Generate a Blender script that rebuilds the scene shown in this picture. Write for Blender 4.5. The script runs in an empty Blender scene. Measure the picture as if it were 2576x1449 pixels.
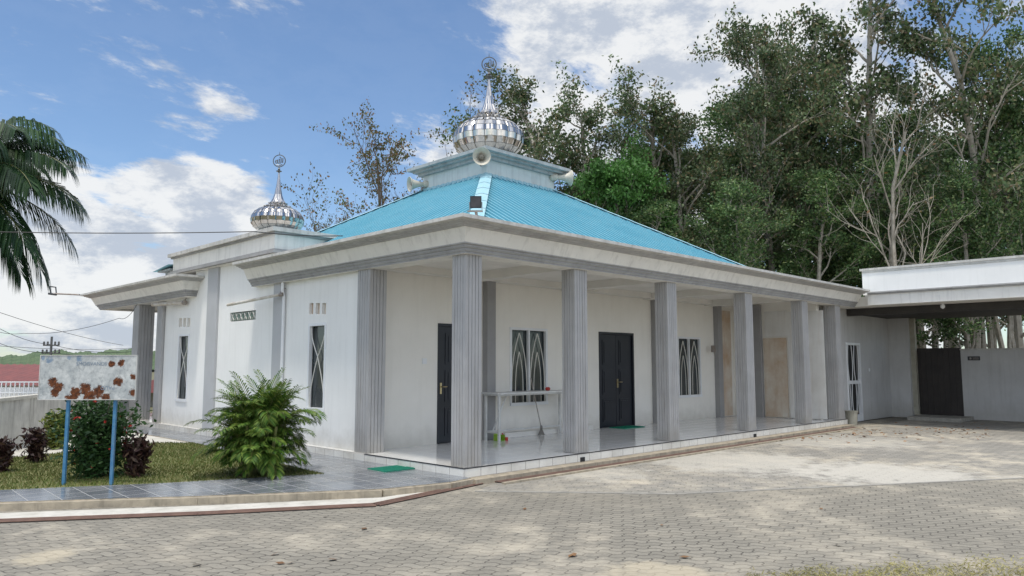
import bpy, math, random
import numpy as np
from mathutils import Vector, Matrix
rad=math.radians; PI=math.pi
random.seed(7)
scn=bpy.context.scene; col=scn.collection
# ---------- camera model ----------
F=1884.;CX=1288.;CY=724.;TH=math.atan(193/1884.)
st,ct=math.sin(TH),math.cos(TH); q=math.sqrt(.5)
CAM=Vector((-6.961,-7.889,1.55))
FW=Vector((q,q,0));RT=Vector((q,-q,0));UP=Vector((0,0,1))
def ray(px,py):
    a=(px-CX)/F;b=(CY-py)/F
    return FW*(ct-b*st)+UP*(st+b*ct)+RT*a
def onx(px,py,x):
    d=ray(px,py);return CAM+d*((x-CAM.x)/d.x)
def ony(px,py,y):
    d=ray(px,py);return CAM+d*((y-CAM.y)/d.y)
def onz(px,py,z):
    d=ray(px,py);return CAM+d*((z-CAM.z)/d.z)
def at(px,py,dist):
    d=ray(px,py);return CAM+d*(dist/d.dot(FW))
def gp(px,dist,z=-.07):
    p=at(px,917,dist);return Vector((p.x,p.y,z))
cd=bpy.data.cameras.new('camera');cam=bpy.data.objects.new('camera',cd);col.objects.link(cam)
cam.location=CAM;cam.rotation_euler=(PI/2+TH,0,-PI/4);cd.sensor_width=36;cd.lens=36*F/2576;cd.clip_end=3000;cd.clip_start=.05
scn.camera=cam
scn.view_settings.view_transform='Standard';scn.view_settings.look='None';scn.view_settings.exposure=0
# ---------- node helpers ----------
class NT:
    def __init__(s,tree): s.t=tree;s.n=tree.nodes;s.l=tree.links
    def new(s,ty,**k):
        n=s.n.new(ty)
        for a,v in k.items(): setattr(n,a,v)
        return n
    def put(s,sock,v):
        if isinstance(v,bpy.types.NodeSocket): s.l.new(v,sock)
        else: sock.default_value=v
    def math(s,op,a,b=0.,c=None,clamp=False):
        n=s.new('ShaderNodeMath',operation=op,use_clamp=clamp);s.put(n.inputs[0],a);s.put(n.inputs[1],b)
        if c is not None:s.put(n.inputs[2],c)
        return n.outputs[0]
    def vm(s,op,a,b=(0,0,0)):
        n=s.new('ShaderNodeVectorMath',operation=op);s.put(n.inputs[0],a);s.put(n.inputs[1],b);return n
    def noise(s,v,scale,detail=4,rough=.55):
        n=s.new('ShaderNodeTexNoise');s.put(n.inputs['Vector'],v);n.inputs['Scale'].default_value=scale
        n.inputs['Detail'].default_value=detail;n.inputs['Roughness'].default_value=rough;return n.outputs[0]
    def rng(s,v,a,b,c=0.,d=1.,sm=False):
        n=s.new('ShaderNodeMapRange');n.clamp=True
        if sm:n.interpolation_type='SMOOTHSTEP'
        s.put(n.inputs[0],v)
        for i,x in enumerate((a,b,c,d)): n.inputs[1+i].default_value=x
        return n.outputs[0]
    def mix(s,f,a,b,mode='MIX'):
        n=s.new('ShaderNodeMix',data_type='RGBA',blend_type=mode);s.put(n.inputs[0],f)
        s.put(n.inputs[6],a if isinstance(a,bpy.types.NodeSocket) else (*a[:3],1));s.put(n.inputs[7],b if isinstance(b,bpy.types.NodeSocket) else (*b[:3],1));return n.outputs[2]
    def mapping(s,v,scale=(1,1,1),rot=(0,0,0),loc=(0,0,0)):
        n=s.new('ShaderNodeMapping');s.put(n.inputs[0],v);n.inputs['Scale'].default_value=scale;n.inputs['Rotation'].default_value=rot;n.inputs['Location'].default_value=loc;return n.outputs[0]
def newmat(name):
    m=bpy.data.materials.new(name);m.use_nodes=True;t=NT(m.node_tree)
    b=m.node_tree.nodes['Principled BSDF'];co=t.new('ShaderNodeTexCoord').outputs['Object']
    return m,t,b,co
def bumpit(t,b,h,st_=.3,dist=.01):
    n=t.new('ShaderNodeBump');n.inputs['Strength'].default_value=st_;n.inputs['Distance'].default_value=dist
    t.put(n.inputs['Height'],h);t.l.new(n.outputs[0],b.inputs['Normal'])
def mat(name,c1,c2=None,scale=3,rough=.6,metal=0,bump=.0,bs=40,streak=0,spec=None,dark=(.12,.11,.09),lowdirt=0):
    m,t,b,co=newmat(name)
    c2=c2 or tuple(x*.8 for x in c1)
    f=t.rng(t.noise(co,scale,6,.6),.3,.7)
    c=t.mix(f,c1,c2)
    if streak:
        s1=t.noise(t.mapping(co,(9,9,.8)),1,5,.65);s1=t.rng(s1,.5,.78,0,streak)
        c=t.mix(s1,c,dark)
    if lowdirt:
        sx=t.new('ShaderNodeSeparateXYZ');t.l.new(co,sx.inputs[0])
        g=t.math('ADD',sx.outputs[2],t.math('MULTIPLY',t.noise(co,5,5),-.5))
        c=t.mix(t.rng(g,-.15,.25,lowdirt,0),c,(.30,.27,.21))
    t.l.new(c,b.inputs['Base Color']);b.inputs['Roughness'].default_value=rough;b.inputs['Metallic'].default_value=metal
    if spec is not None:b.inputs['Specular IOR Level'].default_value=spec
    if bump: bumpit(t,b,t.noise(co,bs,5,.6),bump)
    return m
def tilemat(name,c1,c2,mortar,w,h,axes='xy',rough=.15,ms=.004,offset=0.,rot=0,bump=.2,sq=None,dirt=.15):
    m,t,b,co=newmat(name)
    sx=t.new('ShaderNodeSeparateXYZ');t.l.new(t.mapping(co,rot=(0,0,rot)),sx.inputs[0])
    cb=t.new('ShaderNodeCombineXYZ');ix={'x':0,'y':1,'z':2}
    t.l.new(sx.outputs[ix[axes[0]]],cb.inputs[0]);t.l.new(sx.outputs[ix[axes[1]]],cb.inputs[1])
    br=t.new('ShaderNodeTexBrick',offset=offset);t.l.new(cb.outputs[0],br.inputs['Vector'])
    br.inputs['Scale'].default_value=1;br.inputs['Brick Width'].default_value=w;br.inputs['Row Height'].default_value=h
    br.inputs['Mortar Size'].default_value=ms;br.inputs['Mortar Smooth'].default_value=.2
    br.inputs['Color1'].default_value=(*c1,1);br.inputs['Color2'].default_value=(*c2,1);br.inputs['Mortar'].default_value=(*mortar,1)
    n=t.rng(t.noise(co,1.7,7,.65),.42,.75,0,dirt)
    c=t.mix(n,br.outputs[0],(.28,.24,.18));t.l.new(c,b.inputs['Base Color'])
    r=t.math('ADD',t.math('MULTIPLY',br.outputs[1],.4),t.math('ADD',rough,t.math('MULTIPLY',n,.8)));t.l.new(r,b.inputs['Roughness'])
    bumpit(t,b,t.math('SUBTRACT',1,br.outputs[1]),bump,.004)
    return m
def leafmat(name,cols,rough=.5,trans=.25,gain=1.,spec=.35):
    m,t,b,co=newmat(name);cols=[tuple(x*gain for x in c) for c in cols]
    g=t.new('ShaderNodeNewGeometry');rp=t.new('ShaderNodeValToRGB');e=rp.color_ramp.elements
    e[0].color=(*cols[0],1);e[1].color=(*cols[-1],1)
    for i,c in enumerate(cols[1:-1]):
        x=e.new((i+1)/(len(cols)-1));x.color=(*c,1)
    t.l.new(g.outputs['Random Per Island'],rp.inputs[0])
    n=t.rng(t.noise(co,.6,3),.3,.7,.6,1.4)
    vm=t.new('ShaderNodeVectorMath',operation='SCALE');t.l.new(rp.outputs[0],vm.inputs[0]);t.l.new(n,vm.inputs['Scale'])
    t.l.new(vm.outputs[0],b.inputs['Base Color']);b.inputs['Roughness'].default_value=rough
    b.inputs['Specular IOR Level'].default_value=spec
    tr=t.new('ShaderNodeBsdfTranslucent');t.l.new(vm.outputs[0],tr.inputs[0])
    mx=t.new('ShaderNodeMixShader');mx.inputs[0].default_value=trans
    t.l.new(b.outputs[0],mx.inputs[1]);t.l.new(tr.outputs[0],mx.inputs[2])
    t.l.new(mx.outputs[0],m.node_tree.nodes['Material Output'].inputs[0])
    return m
# ---------- materials ----------
M={}
M['wall']=mat('white_render',(.82,.79,.73),(.76,.73,.67),1.2,.75,bump=.12,bs=25,streak=.10,dark=(.42,.39,.33),lowdirt=.35)
M['wallc']=mat('cool_white_render',(.83,.825,.80),(.77,.765,.74),1.2,.75,bump=.15,bs=25,streak=.16,dark=(.44,.43,.40),lowdirt=.45)
M['ceil']=mat('ceiling_white',(.78,.75,.70),(.66,.64,.59),1.5,.8,bump=.08)
M['band']=mat('cornice_white',(.82,.795,.74),(.72,.70,.65),2,.7,streak=.45,dark=(.36,.34,.31),bump=.1)
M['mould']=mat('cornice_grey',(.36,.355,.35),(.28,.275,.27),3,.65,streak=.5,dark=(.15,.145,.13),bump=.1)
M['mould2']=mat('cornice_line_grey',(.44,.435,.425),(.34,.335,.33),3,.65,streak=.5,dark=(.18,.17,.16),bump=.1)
M['copin']=mat('weathered_coping',(.62,.605,.57),(.44,.43,.40),5,.8,streak=.5,dark=(.16,.15,.13),bump=.2)
M['colm']=mat('column_grey',(.42,.412,.408),(.345,.34,.34),2.5,.6,streak=.5,dark=(.24,.22,.19),bump=.08,lowdirt=.4)
M['pil']=mat('pilaster_grey',(.32,.315,.31),(.27,.265,.265),2.5,.65)
M['pilb']=mat('pilaster_bluegrey',(.45,.455,.465),(.41,.415,.42),2.5,.65)
M['roof']=mat('blue_roof_sheet',(.20,.47,.58),(.27,.52,.61),1.3,.6,streak=.45,dark=(.46,.58,.61),spec=.25)
M['roofshade']=mat('blue_roof_sheet_rib_shade',(.07,.26,.35),(.10,.30,.39),1.3,.6,streak=.25,dark=(.14,.22,.24),spec=.2)  # same sheet in darker blue, shade painted on the steep rib sides
M['roofcap']=mat('blue_ridge_cap',(.27,.52,.61),(.36,.55,.61),3,.55,streak=.4,dark=(.36,.44,.46))
M['lant']=mat('pale_blue_render',(.66,.72,.715),(.54,.59,.59),2,.7,streak=.45,dark=(.24,.25,.25))
M['lantc']=mat('pale_blue_grey_slab',(.44,.475,.48),(.31,.34,.345),3,.7,streak=.6,dark=(.12,.12,.12))
M['chrome']=mat('mirror_steel',(.62,.59,.56),(.44,.42,.40),4,.07,metal=1)
M['chromd']=mat('dull_steel',(.34,.33,.31),(.22,.215,.21),8,.3,metal=1)
M['emb']=mat('dark_steel_emblem',(.10,.10,.10),(.16,.16,.155),8,.4,metal=.6)
M['black']=mat('black_paint',(.012,.014,.02),(.018,.02,.028),4,.35)
M['door']=mat('dark_door_paint',(.010,.012,.018),(.016,.018,.026),3,.35,bump=.03)
M['glass']=mat('dark_window_glass',(.03,.04,.045),(.05,.06,.06),2,.06,spec=.8)
M['frame']=mat('white_window_frame',(.76,.77,.78),(.70,.71,.72),4,.4)
M['grillm']=mat('white_grille_bar',(.74,.72,.66),(.66,.64,.59),4,.45)
M['hole']=mat('dark_void',(.02,.02,.02),(.03,.03,.03),4,.9)
M['brass']=mat('brass_handle',(.6,.5,.3),(.5,.42,.25),6,.3,metal=1)
M['floor']=tilemat('white_glazed_floor_tile',(.76,.75,.72),(.72,.71,.685),(.42,.41,.39),.4,.4,'xy',.05,.004,bump=.1,dirt=.18)
M['plx']=tilemat('white_step_tile_x',(.78,.76,.71),(.71,.69,.64),(.33,.3,.27),.3,.3,'xz',.2,.005,dirt=.45)
M['ply']=tilemat('white_step_tile_y',(.78,.76,.71),(.71,.69,.64),(.33,.3,.27),.3,.3,'yz',.2,.005,dirt=.45)
M['slate']=tilemat('blue_slate_path_tile',(.12,.135,.155),(.19,.205,.225),(.32,.32,.32),.3,.3,'xy',.16,.006,rot=.05,dirt=.25)
M['conc']=mat('kerb_concrete',(.46,.39,.29),(.27,.235,.18),6,.85,bump=.5,bs=30,streak=.7,dark=(.09,.08,.06))
M['cement']=mat('pale_cement',(.60,.575,.52),(.42,.40,.35),4,.85,bump=.3,streak=.3)
M['edge']=mat('edging_concrete',(.36,.34,.30),(.22,.21,.185),8,.9,bump=.3)
M['stain']=mat('stained_board',(.66,.62,.54),(.46,.30,.18),1.5,.7,streak=.6,dark=(.40,.25,.14))
M['board']=mat('white_board',(.74,.73,.70),(.62,.60,.56),1.5,.7,streak=.35,dark=(.44,.36,.29))
M['table']=mat('white_table_paint',(.70,.70,.68),(.50,.49,.47),5,.5)
M['green']=mat('green_mat',(.01,.24,.15),(.01,.17,.11),30,.8,bump=.6,bs=200)
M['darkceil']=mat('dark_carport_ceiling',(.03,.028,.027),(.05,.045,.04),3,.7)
M['gate']=mat('dark_brown_gate',(.02,.016,.015),(.035,.028,.025),3,.5)
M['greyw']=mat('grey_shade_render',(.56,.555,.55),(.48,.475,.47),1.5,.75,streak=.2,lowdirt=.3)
M['horn']=mat('ivory_horn',(.62,.59,.50),(.50,.47,.40),5,.45)
M['hornd']=mat('horn_centre',(.22,.19,.15),(.15,.13,.10),5,.5)
M['gmet']=mat('galvanised_bracket',(.4,.38,.36),(.25,.2,.17),10,.5,metal=.6)
M['led']=mat('floodlight_glass',(.05,.055,.06),(.08,.08,.09),8,.15)
M['tube']=mat('tube_white',(.62,.60,.55),(.35,.28,.2),6,.5)
M['bluep']=mat('blue_post_paint',(.025,.15,.31),(.08,.21,.33),14,.5,streak=.6,dark=(.2,.12,.08))
M['bucket']=mat('grey_bucket',(.42,.40,.33),(.3,.28,.22),5,.6)
M['redp']=mat('red_plastic',(.5,.03,.02),None,5,.4);M['lime']=mat('lime_plastic',(.30,.50,.05),None,5,.4)
M['straw']=mat('broom_fibre',(.20,.19,.17),None,5,.8)
M['block']=mat('grey_green_vent_block',(.13,.19,.16),(.20,.26,.22),8,.4)
M['wire']=mat('black_cable',(.015,.015,.015),None,5,.6)
M['pole']=mat('concrete_pole',(.12,.12,.12),None,5,.8)
M['redroof']=mat('red_sheet_roof',(.22,.065,.055),(.15,.05,.045),3,.6,bump=.1)
M['bwall']=mat('boundary_wall_render',(.60,.59,.55),(.40,.39,.37),3,.8,streak=.7,dark=(.16,.15,.13),bump=.3)
M['bark']=mat('pale_bark',(.42,.38,.32),(.22,.195,.155),5,.85,bump=.5,bs=15)
M['barkd']=mat('dark_bark',(.16,.125,.09),(.08,.065,.05),5,.85,bump=.5,bs=15)
M['leaf']=leafmat('dark_tree_leaves',[(.016,.034,.012),(.028,.056,.018),(.045,.082,.025),(.085,.10,.04)],gain=2.1,trans=.3)
M['leaf2']=leafmat('grey_green_leaves',[(.024,.040,.018),(.044,.066,.028),(.062,.092,.038),(.11,.08,.045)],gain=2.0,trans=.3)
M['leaf3']=leafmat('bright_tree_leaves',[(.04,.10,.02),(.06,.15,.03),(.08,.2,.04)],gain=1.1)
M['leafr']=leafmat('reddish_sparse_leaves',[(.05,.07,.02),(.09,.11,.04),(.2,.10,.05),(.07,.09,.03)],gain=1.2)
M['palmg']=leafmat('areca_leaflets',[(.030,.075,.010),(.065,.14,.018),(.12,.20,.03),(.20,.25,.05)],.55,gain=.95,spec=.2)
M['cocog']=leafmat('coconut_leaflets',[(.012,.036,.012),(.022,.058,.02),(.05,.10,.03)],.35,.25,gain=.95)
M['ixl']=leafmat('ixora_leaves',[(.018,.05,.014),(.03,.075,.02),(.05,.10,.03)],gain=1.1)
M['ixf']=leafmat('red_flowers',[(.40,.02,.015),(.55,.05,.03)])
M['crot']=leafmat('purple_brown_leaves',[(.02,.008,.010),(.05,.022,.02),(.08,.05,.03)])
M['yel']=leafmat('yellow_green_leaves',[(.10,.15,.03),(.2,.22,.05)])
M['grass']=leafmat('grass_blades',[(.065,.10,.02),(.10,.14,.03),(.20,.18,.07),(.09,.12,.025)],.7)
M['dryg']=leafmat('dry_grass_blades',[(.42,.36,.16),(.30,.29,.10),(.48,.42,.25)],.8)
M['dry']=leafmat('dry_leaf',[(.26,.13,.06),(.16,.09,.045),(.34,.20,.10)],.8,.05)
M['lawn']=mat('lawn_soil_grass',(.12,.145,.045),(.20,.18,.08),9,.95,bump=.6,bs=60)
M['earth']=mat('earth_and_scrub',(.10,.11,.05),(.18,.15,.09),.15,.95)
M['hill']=mat('hill_woodland',(.05,.085,.035),(.10,.14,.06),.25,.95,bump=1,bs=1)
M['rust']=mat('rusty_grating',(.15,.085,.065),(.25,.15,.11),8,.7,bump=.4,bs=60)
M['rach']=mat('green_rachis',(.10,.13,.03),(.16,.15,.05),8,.5)
M['fade']=mat('faded_letter',(.14,.19,.26),(.26,.31,.36),20,.7)
# pavers
GZ=-.07
def pavers(name,rot,base,sandamt,joint=(.075,.066,.053),patches=(),pc=(.50,.47,.41)):
    m,t,b,co=newmat(name)
    s=t.new('ShaderNodeSeparateXYZ');t.l.new(t.mapping(co,rot=(0,0,rot)),s.inputs[0])
    W,H=.225,.1125
    u=s.outputs[0];v=s.outputs[1]
    v2=t.math('ADD',v,t.math('MULTIPLY',t.math('SINE',t.math('MULTIPLY',u,2*PI/W)),.024))
    u2=t.math('ADD',u,t.math('MULTIPLY',t.math('SINE',t.math('MULTIPLY',v,2*PI/H)),.012))
    cb=t.new('ShaderNodeCombineXYZ');t.l.new(u2,cb.inputs[0]);t.l.new(v2,cb.inputs[1])
    br=t.new('ShaderNodeTexBrick',offset=.5);t.l.new(cb.outputs[0],br.inputs['Vector'])
    br.inputs['Scale'].default_value=1;br.inputs['Brick Width'].default_value=W;br.inputs['Row Height'].default_value=H
    br.inputs['Mortar Size'].default_value=.0075;br.inputs['Mortar Smooth'].default_value=.35
    br.inputs['Color1'].default_value=(*base,1);br.inputs['Color2'].default_value=(*[x*.78 for x in base],1);br.inputs['Mortar'].default_value=(*joint,1)
    n1=t.noise(co,.35,6,.65);n2=t.noise(co,2.2,7,.7);n3=t.noise(co,45,3,.6)
    c=t.mix(t.rng(n3,.35,.7,0,.4),br.outputs[0],(.12,.11,.09))
    c=t.mix(t.rng(n1,.35,.65,0,.4),c,tuple(x*.62 for x in base))
    sand=t.math('MULTIPLY',t.rng(n2,.42,.66),t.rng(t.noise(t.mapping(co,loc=(5,3,0)),.5,4,.6),.44,.58))
    c=t.mix(t.math('MULTIPLY',sand,sandamt,clamp=True),c,(.52,.46,.36))
    for (px,py,r_,am) in patches:
        p=onz(px,py,GZ);d=t.vm('DISTANCE',co,tuple(p)).outputs['Value']
        f=t.math('ADD',t.rng(d,0,r_,1,0,True),t.math('MULTIPLY',t.math('SUBTRACT',t.noise(co,2.6,9,.72),.5),2.2))
        c=t.mix(t.rng(f,.35,.75,0,am),c,pc)
    t.l.new(c,b.inputs['Base Color']);b.inputs['Roughness'].default_value=.85
    h=t.math('ADD',t.math('MULTIPLY',t.math('SUBTRACT',1,br.outputs[1]),1.),t.math('MULTIPLY',n3,.35))
    bumpit(t,b,h,.7,.014)
    return m
M['pave']=pavers('wavy_paving_blocks',rad(45+8),(.285,.262,.215),.6,patches=[(120,1400,.5,.6),(1650,1445,.8,.6)],pc=(.50,.43,.31))
M['apron']=pavers('dusty_paving_blocks',rad(45-3),(.34,.32,.28),1.0,(.14,.13,.11),patches=[(1850,1160,3.0,.75),(1500,1190,1.5,.5),(2250,1195,2.6,.85),(2100,1110,3,.5)])
# ---------- mesh builder ----------
class MB:
    def __init__(s): s.v=[];s.f=[];s.m=[]
    def add(s,vs,fs,mi=0):
        o=len(s.v);s.v+=[tuple(x) for x in vs]
        for f in fs: s.f.append(tuple(o+i for i in f));s.m.append(mi)
    def box(s,x0,x1,y0,y1,z0,z1,mi=0,mx=None):
        x0,x1=sorted((x0,x1));y0,y1=sorted((y0,y1));z0,z1=sorted((z0,z1))
        vs=[Vector(p) for p in ((x0,y0,z0),(x1,y0,z0),(x1,y1,z0),(x0,y1,z0),(x0,y0,z1),(x1,y0,z1),(x1,y1,z1),(x0,y1,z1))]
        if mx: vs=[mx@p for p in vs]
        s.add(vs,[(0,3,2,1),(4,5,6,7),(0,1,5,4),(1,2,6,5),(2,3,7,6),(3,0,4,7)],mi)
    def pbox(s,pl,c,s0,s1,z0,z1,d0,d1,mi=0):
        if pl=='y': s.box(s0,s1,c-d1,c-d0,z0,z1,mi)
        else: s.box(c-d1,c-d0,s0,s1,z0,z1,mi)
    def prism(s,pts,z0,z1,mi=0,ms=None):
        n=len(pts);vs=[(p[0],p[1],z0) for p in pts]+[(p[0],p[1],z1) for p in pts]
        a=sum(pts[i][0]*pts[(i+1)%n][1]-pts[(i+1)%n][0]*pts[i][1] for i in range(n))
        top=tuple(range(n,2*n));bot=tuple(range(n-1,-1,-1))
        if a<0: top=top[::-1];bot=bot[::-1]
        s.add(vs,[top,bot],mi)
        o=len(s.v)-2*n
        for i in range(n):
            j=(i+1)%n;f=(i,j,n+j,n+i) if a>0 else (j,i,n+i,n+j)
            s.f.append(tuple(o+k for k in f));s.m.append(mi if ms is None else ms)
    def tube(s,pts,r,n=8,mi=0,cap=True):
        pts=[Vector(p) for p in pts];rr=r if isinstance(r,(list,tuple)) else [r]*len(pts)
        o=len(s.v);t=(pts[1]-pts[0]).normalized();ref=Vector((0,0,1)) if abs(t.z)<.9 else Vector((1,0,0))
        a=t.cross(ref).normalized()
        for i,p in enumerate(pts):
            if i==0:t=(pts[1]-pts[0])
            elif i==len(pts)-1:t=pts[-1]-pts[-2]
            else:t=pts[i+1]-pts[i-1]
            if t.length<1e-9:t=Vector((0,0,1))
            t.normalize();a=(a-t*a.dot(t))
            if a.length<1e-6:a=t.orthogonal()
            a.normalize();b=t.cross(a)
            for k in range(n):
                an=2*PI*k/n;s.v.append(tuple(p+(a*math.cos(an)+b*math.sin(an))*rr[i]))
        for i in range(len(pts)-1):
            for k in range(n):
                s.f.append((o+i*n+k,o+i*n+(k+1)%n,o+(i+1)*n+(k+1)%n,o+(i+1)*n+k));s.m.append(mi)
        if cap:
            s.f.append(tuple(o+k for k in range(n))[::-1]);s.m.append(mi)
            e=o+(len(pts)-1)*n;s.f.append(tuple(e+k for k in range(n)));s.m.append(mi)
    def lathe(s,prof,c=(0,0,0),n=32,mi=0,axis=None,lob=None):
        c=Vector(c);o=len(s.v)
        mx=Matrix.Identity(3) if axis is None else Vector((0,0,1)).rotation_difference(Vector(axis)).to_matrix()
        for (r,z,*w) in prof:
            for k in range(n):
                an=2*PI*k/n;k_=1.
                if lob and w: k_=1-w[0]*(1-abs(math.sin(lob*an/2)))
                s.v.append(tuple(c+mx@Vector((r*k_*math.cos(an),r*k_*math.sin(an),z))))
        for i in range(len(prof)-1):
            for k in range(n):
                s.f.append((o+i*n+k,o+i*n+(k+1)%n,o+(i+1)*n+(k+1)%n,o+(i+1)*n+k));s.m.append(mi)
        s.f.append(tuple(o+k for k in range(n))[::-1]);s.m.append(mi)
        e=o+(len(prof)-1)*n;s.f.append(tuple(e+k for k in range(n)));s.m.append(mi)
    def sweep(s,verts,offs,prof,mis):
        o=len(s.v);n=len(prof)
        for (x,y),(ox,oy) in zip(verts,offs):
            for (d,z) in prof: s.v.append((x+ox*d,y+oy*d,z))
        for i in range(len(verts)-1):
            for k in range(n):
                s.f.append((o+i*n+k,o+i*n+(k+1)%n,o+(i+1)*n+(k+1)%n,o+(i+1)*n+k));s.m.append(mis[k])
        s.f.append(tuple(o+k for k in range(n))[::-1]);s.m.append(0)
        e=o+(len(verts)-1)*n;s.f.append(tuple(e+k for k in range(n)));s.m.append(0)
    def build(s,name,mats,parent=None,smooth=False,loc=None):
        me=bpy.data.meshes.new(name);me.from_pydata(s.v,[],s.f)
        if not isinstance(mats,(list,tuple)):mats=[mats]
        for m in mats:me.materials.append(M[m] if isinstance(m,str) else m)
        me.polygons.foreach_set('material_index',s.m)
        if smooth: me.polygons.foreach_set('use_smooth',[True]*len(s.f))
        me.update()
        o=bpy.data.objects.new(name,me);col.objects.link(o)
        if parent:
            o.parent=parent
            par=parent;w=Vector((0,0,0))
            while par: w+=par.location;par=par.parent
            o.location=-w if loc is None else loc
        elif loc is not None:o.location=loc
        return o
def tag(o,label=None,cat=None,group=None,kind=None):
    if label:o['label']=label
    if cat:o['category']=cat
    if group:o['group']=group
    if kind:o['kind']=kind
    return o
def thing(name,label,cat,loc=(0,0,0),group=None):
    o=bpy.data.objects.new(name,None);col.objects.link(o);o.location=loc;o.empty_display_size=.2
    return tag(o,label,cat,group)
def struct(mb,name,m): return tag(mb.build(name,m),kind='structure')
def leafmesh(name,C,L,W,m,seed=0,parent=None,flat=0.,dirs=None,vary=.35):
    rs=np.random.RandomState(seed);n=len(C);C=np.asarray(C,float).reshape(-1,3)
    a=rs.normal(size=(n,3)) if dirs is None else np.asarray(dirs,float)
    a/=np.linalg.norm(a,axis=1)[:,None]+1e-9
    b=rs.normal(size=(n,3))
    if flat: 
        up=np.array([0,0,1.])+rs.normal(size=(n,3))*flat;b=np.cross(a,up)
    b-=a*(a*b).sum(1)[:,None];b/=np.linalg.norm(b,axis=1)[:,None]+1e-9
    k=(1+vary*rs.uniform(-1,1,size=(n,1)))
    V=np.stack([C+a*L*k/2,C+b*W*k/2+a*L*k*.05,C-a*L*k/2,C-b*W*k/2+a*L*k*.05],1).reshape(-1,3)
    me=bpy.data.meshes.new(name);me.vertices.add(4*n);me.vertices.foreach_set('co',V.ravel())
    me.loops.add(4*n);me.loops.foreach_set('vertex_index',np.arange(4*n,dtype=np.int32))
    me.polygons.add(n);me.polygons.foreach_set('loop_start',np.arange(0,4*n,4,dtype=np.int32))
    me.polygons.foreach_set('loop_total',np.full(n,4,dtype=np.int32))
    me.materials.append(M[m]);me.update(calc_edges=True);me.validate()
    o=bpy.data.objects.new(name,me);col.objects.link(o)
    if parent:o.parent=parent
    return o
# ================= GROUND =================
mb=MB();mb.add([(-900,-900,GZ-.03),(900,-900,GZ-.03),(900,900,GZ-.03),(-900,900,GZ-.03)],[(0,1,2,3)]);struct(mb,'ground','earth')
mb=MB();mb.add([(-16,-22,GZ),(30,-22,GZ),(30,.4,GZ),(.0,.4,GZ),(-16,12,GZ)],[(0,1,2,3,4)]);struct(mb,'paving','pave')
a=[onz(1195,1236,GZ),onz(1700,1243,GZ),onz(2576,1203,GZ)]
mb=MB();mb.add([(a[0].x,a[0].y,GZ+.004),(a[1].x,a[1].y,GZ+.004),(a[2].x,a[2].y,GZ+.004),(22,a[2].y-.5,GZ+.004),(22,-.35,GZ+.004),(.2,-.35,GZ+.004)],[(0,1,2,3,4,5)]);struct(mb,'forecourt_apron','apron')
mb=MB();pts=[Vector((p.x,p.y,GZ)) for p in a]
for p0,p1 in ((pts[0],pts[1]),(pts[1],pts[2])):
    d=(p1-p0).normalized();nn=Vector((-d.y,d.x,0))*.03
    mb.prism([(p0-nn)[:2],(p1-nn)[:2],(p1+nn)[:2],(p0+nn)[:2]],GZ,GZ+.009)
struct(mb,'edging_strip','edge')
PZ=.02
P=lambda x,y,z=PZ:tuple(onz(x,y,z)[:2])
outer=[(-.0,-.14),P(1130,1212),P(960,1229),P(500,1247),P(0,1262),P(-450,1276)]
inner=[P(-450,1252),P(0,1232),P(420,1214),P(815,1191),(-.78,7.2),(-.85,14),(0.02,14)]
mb=MB();mb.prism(outer+inner,GZ-.02,PZ,0,1);struct(mb,'path',['slate','conc'])
mb=MB()
for p0,p1 in zip(outer[:-1],outer[1:]):
    p0=Vector((*p0,0));p1=Vector((*p1,0));d=(p1-p0).normalized();nn=Vector((-d.y,d.x,0))
    if nn.dot(FW)>0:nn=-nn
    mb.prism([p0[:2],p1[:2],(p1+nn*.06)[:2],(p0+nn*.06)[:2]],GZ-.02,PZ-.012)
struct(mb,'kerb','conc')
def strip(name,pa,pb,z,m):
    mb=MB();n=len(pa);vs=[(*P(*p,z),z) for p in pa]+[(*P(*p,z),z) for p in pb]
    mb.add(vs,[(i,i+1,n+i+1,n+i) for i in range(n-1)]);return mb.build(name,m)
tag(strip('gutter_strip',[(-450,1302),(0,1290),(500,1272),(960,1251),(1190,1213)],[(-450,1322),(0,1306),(500,1288),(940,1266),(1200,1216)],GZ+.006,'cement'),kind='structure')
def grating(name,line,w,label):
    mb=MB();lift=GZ+.008
    for p0,p1 in zip(line[:-1],line[1:]):
        p0=Vector((*p0,0));p1=Vector((*p1,0));d=(p1-p0).normalized();nn=Vector((-d.y,d.x,0))
        for k in range(4):
            o0=-w/2+k*w/3.2
            aa,bb=p0+nn*o0,p1+nn*o0;cc,dd=p1+nn*(o0+w*.14),p0+nn*(o0+w*.14)
            mb.prism([aa[:2],bb[:2],cc[:2],dd[:2]],lift,lift+.012,0)
        aa,bb,cc,dd=p0-nn*w/2,p1-nn*w/2,p1+nn*w*.55,p0+nn*w*.55
        mb.prism([aa[:2],bb[:2],cc[:2],dd[:2]],GZ-.02,lift+.004,1)
    o=mb.build(name,['rust','gate']);tag(o,label,'drain cover');return o
grating('drain_grating',[P(-450,1330,GZ),P(0,1313,GZ),P(500,1294,GZ),P(945,1272,GZ),P(1205,1217,GZ)],.15,'rusty slotted drain grating running beside the raised slate path')
grating('drain_grating',[(.35,-.33),(13.2,-.33)],.15,'rusty slotted drain grating running along the foot of the white porch step')
mb=MB();mb.box(.0,13.3,-.24,-.0,GZ-.02,.0);mb.box(.3,13.2,-.5,-.43,GZ-.02,GZ+.03);struct(mb,'concrete_edging','conc')
lawn=[inner[0],inner[1],inner[2],inner[3],inner[4],P(395,1112),P(130,1140),P(0,1152),P(-450,1185)]
mb=MB();mb.prism(lawn,GZ-.02,.012);struct(mb,'lawn','lawn')
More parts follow.
